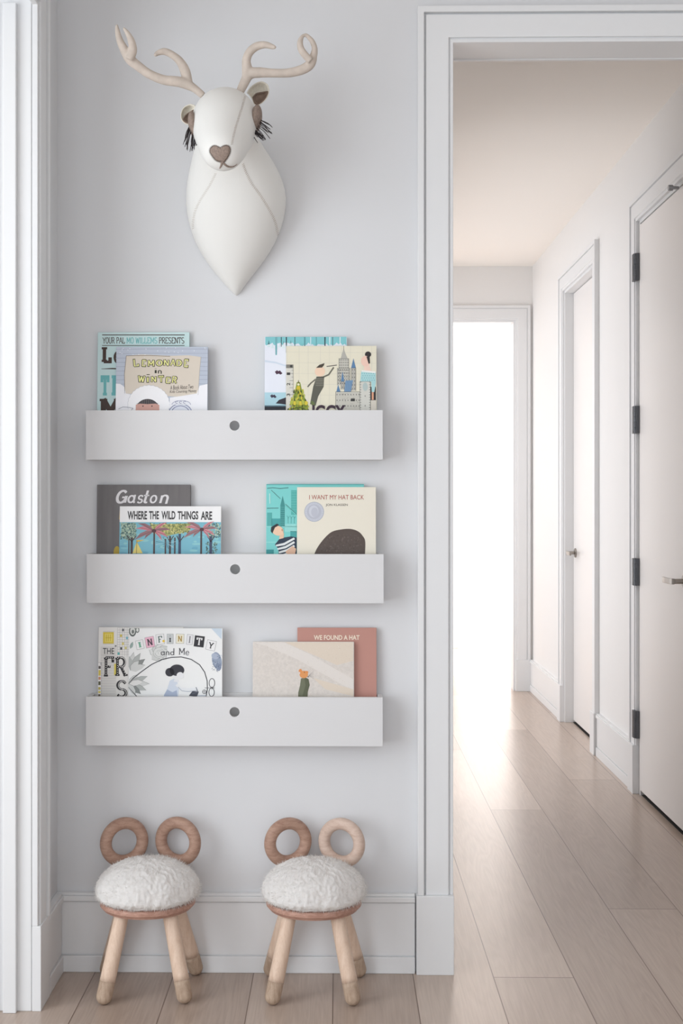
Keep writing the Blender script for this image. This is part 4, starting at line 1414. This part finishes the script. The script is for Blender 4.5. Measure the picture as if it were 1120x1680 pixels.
c0, c1 = P(369.5, 196, -0.245), P(364, 255, -0.40)
axis = (c1 - c0)
AL = axis.length
axis.normalize()
side = Vector((1, 0, 0)); side = (side - axis * side.dot(axis)).normalized()
upv = side.cross(axis)
if upv.z < 0:
    upv = -upv
head_prof = [(-.088, .008, .008, 0), (-.082, .030, .028, 0), (-.066, .052, .050, 0), (-.042, .069, .066, 0), (-.012, .0785, .075, 0), (.02, .0815, .078, 0), (.052, .079, .0745, 0), (.082, .0725, .068, -.001), (.11, .0645, .061, -.004), (.136, .058, .055, -.006), (.158, .052, .050, -.008), (.176, .045, .043, -.009), (.190, .035, .033, -.009), (.197, .020, .020, -.009), (.199, .006, .006, -.009)]
mb = MB()
rings = []
for s_, rx, rz, off in head_prof:
    c_ = c0 + axis * s_ + upv * off
    rings.append([dl(c_ + side * rx * math.cos(2 * math.pi * k / SEG) + upv * rz * math.sin(2 * math.pi * k / SEG)) for k in range(SEG)])
mb.rings(rings)
head = mb.build('head', FELT, deer, smooth=True, subsurf=1)

dg = bpy.context.evaluated_depsgraph_get()
bv_head = BVHTree.FromObject(head, dg)
bv_neck = BVHTree.FromObject(neck, dg)
EYE = Vector((0, -D_CAM, H_CAM))


def on(bv, px, py, off=0.0006):
    """point on the felt surface where the sewing runs, with its normal"""
    tgt = P(px, py, -0.2)
    d = (tgt - EYE).normalized()
    h, n, i, dist = bv.ray_cast(EYE - deer_loc, d)
    if h is None:
        h, n, i, dist = bv.find_nearest(tgt - deer_loc)
    return h + n * off, n


def stitches(bv, pts, n, ln, w):
    """little thread stitches set across a seam line"""
    mb = MB()
    path = []
    cp = catmull([Vector((p[0], p[1], 0)) for p in pts], 10)
    tot = [0]
    for a, b_ in zip(cp[:-1], cp[1:]):
        tot.append(tot[-1] + (b_ - a).length)
    for k in range(n):
        t = tot[-1] * (k + .5) / n
        i = max(j for j in range(len(tot)) if tot[j] <= t)
        i = min(i, len(cp) - 2)
        f = (t - tot[i]) / max(1e-6, tot[i + 1] - tot[i])
        p = cp[i].lerp(cp[i + 1], f)
        d = (cp[i + 1] - cp[i]).normalized()
        nx, ny = -d.y, d.x
        j = random.uniform(-.5, .5)
        a, na = on(bv, p.x + (nx + d.x * .5) * ln + j * .3, p.y + (ny + d.y * .5) * ln)
        b_, nb = on(bv, p.x - (nx + d.x * .5) * ln, p.y - (ny + d.y * .5) * ln + j * .3)
        mb.tube([a, (a + b_) / 2 + na * .0004, b_], w, 5)
    return mb


mb = stitches(bv_head, [(404, 150), (397, 175), (389, 200), (383, 222), (380, 238)], 36, 1.7, .0005)
mb.build('stitching', THREAD, head)
mb = stitches(bv_neck, [(398, 268), (404, 284), (413, 302), (425, 318), (440, 342), (450, 362), (456, 386)], 46, 1.9, .0005)
m2 = stitches(bv_neck, [(354, 284), (344, 304), (330, 326), (321, 344), (317, 362), (317, 376)], 34, 1.7, .0004)
m2.build('stitching', THREAD, neck)
mb.build('stitching', THREAD, neck)
mb = stitches(bv_head, [(421, 232), (417, 243), (410, 253), (399, 262)], 18, 1.3, .0004)
mb.build('stitching', THREAD, head)


def patch(bv, outline, name, m, parent, off=0.0018, rings_=6):
    """felt patch sewn on a surface: concentric loops dropped onto it"""
    cx = sum(p[0] for p in outline) / len(outline); cy = sum(p[1] for p in outline) / len(outline)
    mb = MB()
    loops = []
    for r in range(rings_ + 1):
        f = 1 - r / (rings_ + 0.3)
        o_ = off * (0.15 if r == 0 else 1 + 0.5 * r / rings_)
        loops.append([on(bv, cx + (p[0] - cx) * f, cy + (p[1] - cy) * f, o_)[0] for p in outline])
    mb.rings(loops)
    return mb.build(name, m, parent, smooth=True)


def dense(pts, n=5):
    cl = [Vector((p[0], p[1], 0)) for p in pts]
    cl = cl + [cl[0]]
    return [(p.x, p.y) for p in catmull(cl, n)[:-1]]


nose_out = [(362, 242.5), (366, 239.5), (372, 238.5), (376.5, 241), (378, 247), (376, 254), (372, 261), (367, 266.5), (361, 265.5), (354, 263), (348, 256), (344, 249), (345, 243), (350, 239), (355, 239.5), (359, 241.5)]
patch(bv_head, dense(nose_out, 3), 'nose', BFELT, head)
nose_edge = stitches(bv_head, nose_out + [nose_out[0]], 70, 1.3, .0004)
nose_edge.build('nose_stitching', pmat('brown_thread', (112, 96, 88), 0.9), head)
mb = MB()                                # the mouth: two curved felt strips under the nose
for pts_, r_ in (([(364, 265), (363.5, 269), (362, 273), (360, 276.5)], .0026), ([(364.5, 265), (368, 269), (373, 272.5), (379, 273.5), (384.5, 272), (389, 269)], .0026)):
    q = catmull([on(bv_head, x, y, .0002)[0] for x, y in pts_], 5)
    mb.tube(q, [r_ * (1 - .75 * (k / (len(q) - 1)) ** 3) for k in range(len(q))], 10)
mb.build('mouth', BFELT, head, smooth=True)


# ears
def ear(outline, inner, Y, depth, back):
    cx = sum(p[0] for p in outline) / len(outline); cy = sum(p[1] for p in outline) / len(outline)
    o_ = dense(outline, 4)
    loops = []
    for f, dy in ((0.05, back), (0.45, back * .95), (0.8, back * .6), (0.97, .006), (1.0, 0), (0.97, -.004), (0.9, -.003), (0.78, depth * .35), (0.5, depth * .75), (0.05, depth * .85)):
        loops.append([dl(P(cx + (p[0] - cx) * f, cy + (p[1] - cy) * f, Y + dy)) for p in o_])
    mb = MB(); mb.rings(loops)
    e = mb.build('ear', CREAMF, deer, smooth=True)
    cx = sum(p[0] for p in inner) / len(inner); cy = sum(p[1] for p in inner) / len(inner)
    i_ = dense(inner, 4)
    loops = []
    for f, dy in ((1.0, .004), (1.0, -.003), (0.9, -.0045), (0.6, .004), (0.3, .012), (0.05, .016)):
        loops.append([dl(P(cx + (p[0] - cx) * f, cy + (p[1] - cy) * f, Y + dy)) for p in i_])
    mb = MB(); mb.rings(loops)
    mb.build('inner_ear', DFELT, e, smooth=True)


def z2(p):
    return 280 + p[0] / 6.222, 120 + p[1] / 6.222


ear([z2((p[0] - 16, p[1] + 10)) for p in ((790, 190), (835, 125), (925, 75), (1000, 100), (1022, 180), (985, 262), (905, 325), (862, 305), (835, 240))],
    [z2((p[0] - 16, p[1] + 10)) for p in ((850, 235), (885, 195), (950, 180), (1015, 178), (975, 262), (905, 315), (868, 298))], -.215, .02, .03)
ear([z2(p) for p in ((250, 330), (200, 315), (135, 345), (105, 400), (105, 470), (150, 520), (210, 520), (250, 440))],
    [z2(p) for p in ((235, 370), (190, 395), (145, 430), (120, 480), (155, 510), (215, 512), (245, 440))], -.225, .02, .03)


# closed felt eyelids with yarn lashes
def eyelid(cpx, cpy, Y, rx, ry, rz, roll, roots, tips, nl):
    c_ = P(cpx, cpy, Y)
    mb = MB()
    rings = []
    for i in range(1, 16):
        t = math.pi * i / 16
        ring = []
        for k in range(24):
            q = 2 * math.pi * k / 24
            v = Vector((rx * math.sin(t) * math.cos(q), ry * math.sin(t) * math.sin(q), rz * math.cos(t)))
            v = Matrix.Rotation(R(roll), 3, 'Y') @ v
            ring.append(dl(c_ + v))
        rings.append(ring)
    mb.rings(rings)
    e = mb.build('eyelid', BFELT, head, smooth=True)
    mb = MB()
    for k in range(nl):
        t = random.random()
        i = t * (len(roots) - 1)
        a = Vector(roots[int(i)] + (0,)).lerp(Vector(roots[min(int(i) + 1, len(roots) - 1)] + (0,)), i - int(i))
        j = t * (len(tips) - 1)
        e_ = Vector(tips[int(j)] + (0,)).lerp(Vector(tips[min(int(j) + 1, len(tips) - 1)] + (0,)), j - int(j))
        e_ += Vector((random.uniform(-3.5, 3.5), random.uniform(-7, 3), 0))
        mid = a.lerp(e_, .5) + Vector((random.uniform(-2, 2), random.uniform(-2, 2), 0))
        y0 = Y - ry * .35
        y1 = y0 - random.uniform(.005, .03)
        pts = catmull([dl(P(a.x, a.y, y0)), dl(P(mid.x, mid.y, (y0 + y1) / 2 - .006)), dl(P(e_.x, e_.y, y1))], 4)
        mb.tube(pts, [.0009] * (len(pts) - 1) + [.0005], 5)
    mb.build('eyelashes', LASH, head)


eyelid(420, 195, -.28, .014, .035, .033, 8, [(411.5, 214), (417, 211), (423, 206), (428, 197)], [(423, 232), (433, 230), (443, 226), (446, 212)], 24)
eyelid(317, 205, -.285, .0115, .035, .032, -8, [(309, 208), (313, 216), (318, 222), (325, 226)], [(302, 236), (309, 246), (317, 246), (326, 238)], 24)


# antlers grown as skinned branches
def antler(branches, Ys):
    """each branch: list of (px, py, radius) ; first branch is the main beam"""
    mb = MB()
    for br, (y0, y1) in zip(branches, Ys):
        n = len(br)
        pts = [P(p[0], p[1], y0 + (y1 - y0) * i / (n - 1)) for i, p in enumerate(br)]
        q = catmull(pts, 7)
        rad = catmull([Vector((p[2], 0, 0)) for p in br], 7)
        rad = [r.x for r in rad]
        # round tips
        q2, r2 = list(q), list(rad)
        d = (q[-1] - q[-2]).normalized()
        for k in range(1, 6):
            a = math.pi / 2 * k / 5
            q2.append(q[-1] + d * rad[-1] * math.sin(a)); r2.append(max(.0002, rad[-1] * math.cos(a)))
        mb.tube([dl(p) for p in q2], r2, 18)
    a = mb.build('antler', ANTL, deer, smooth=True)
    rm = a.modifiers.new('remesh', 'REMESH')
    rm.mode = 'VOXEL'; rm.voxel_size = 0.0022; rm.use_smooth_shade = True
    sm = a.modifiers.new('smooth', 'SMOOTH'); sm.factor = 0.5; sm.iterations = 10
    return a


antler([[(333, 157, .009), (320, 146, .0095), (306, 138, .0125), (292, 134, .0125), (268, 131, .0115), (244, 121, .011), (226, 108, .0115), (213, 97, .0125), (204, 82, .011), (196, 65, .0085), (192.5, 50, .006), (191.5, 42, .004)],
        [(309, 138, .011), (304, 118, .0125), (296, 102, .0105), (284, 91, .009), (270, 84.5, .0085), (259, 87, .0065), (255, 90, .005)],
        [(212, 98, .010), (218, 84, .010), (216, 69, .009), (210, 56, .0065), (203.5, 47, .004)]],
       [(-.245, -.30), (-.25, -.275), (-.29, -.30)])
antler([[(393, 152, .010), (400, 137, .0115), (409, 122, .0125), (424, 119, .0125), (448, 120, .0105), (474, 119.5, .0108), (496, 114, .0118), (509, 105, .012), (514, 92, .0095), (516, 80, .0075), (512, 68, .0065), (504, 59, .005), (500, 57, .004)],
        [(404, 130, .011), (405, 113, .0125), (404, 99, .0108), (409, 86, .0102), (420, 76.5, .0100), (434, 73.5, .0085), (446, 76.5, .0065), (450, 77.5, .005)],
        [(510, 100, .009), (501, 91, .0088), (493.5, 80, .0085), (492, 69, .0072), (495.5, 60, .0048), (498.5, 57, .003)]],
       [(-.24, -.28), (-.245, -.27), (-.278, -.28)])
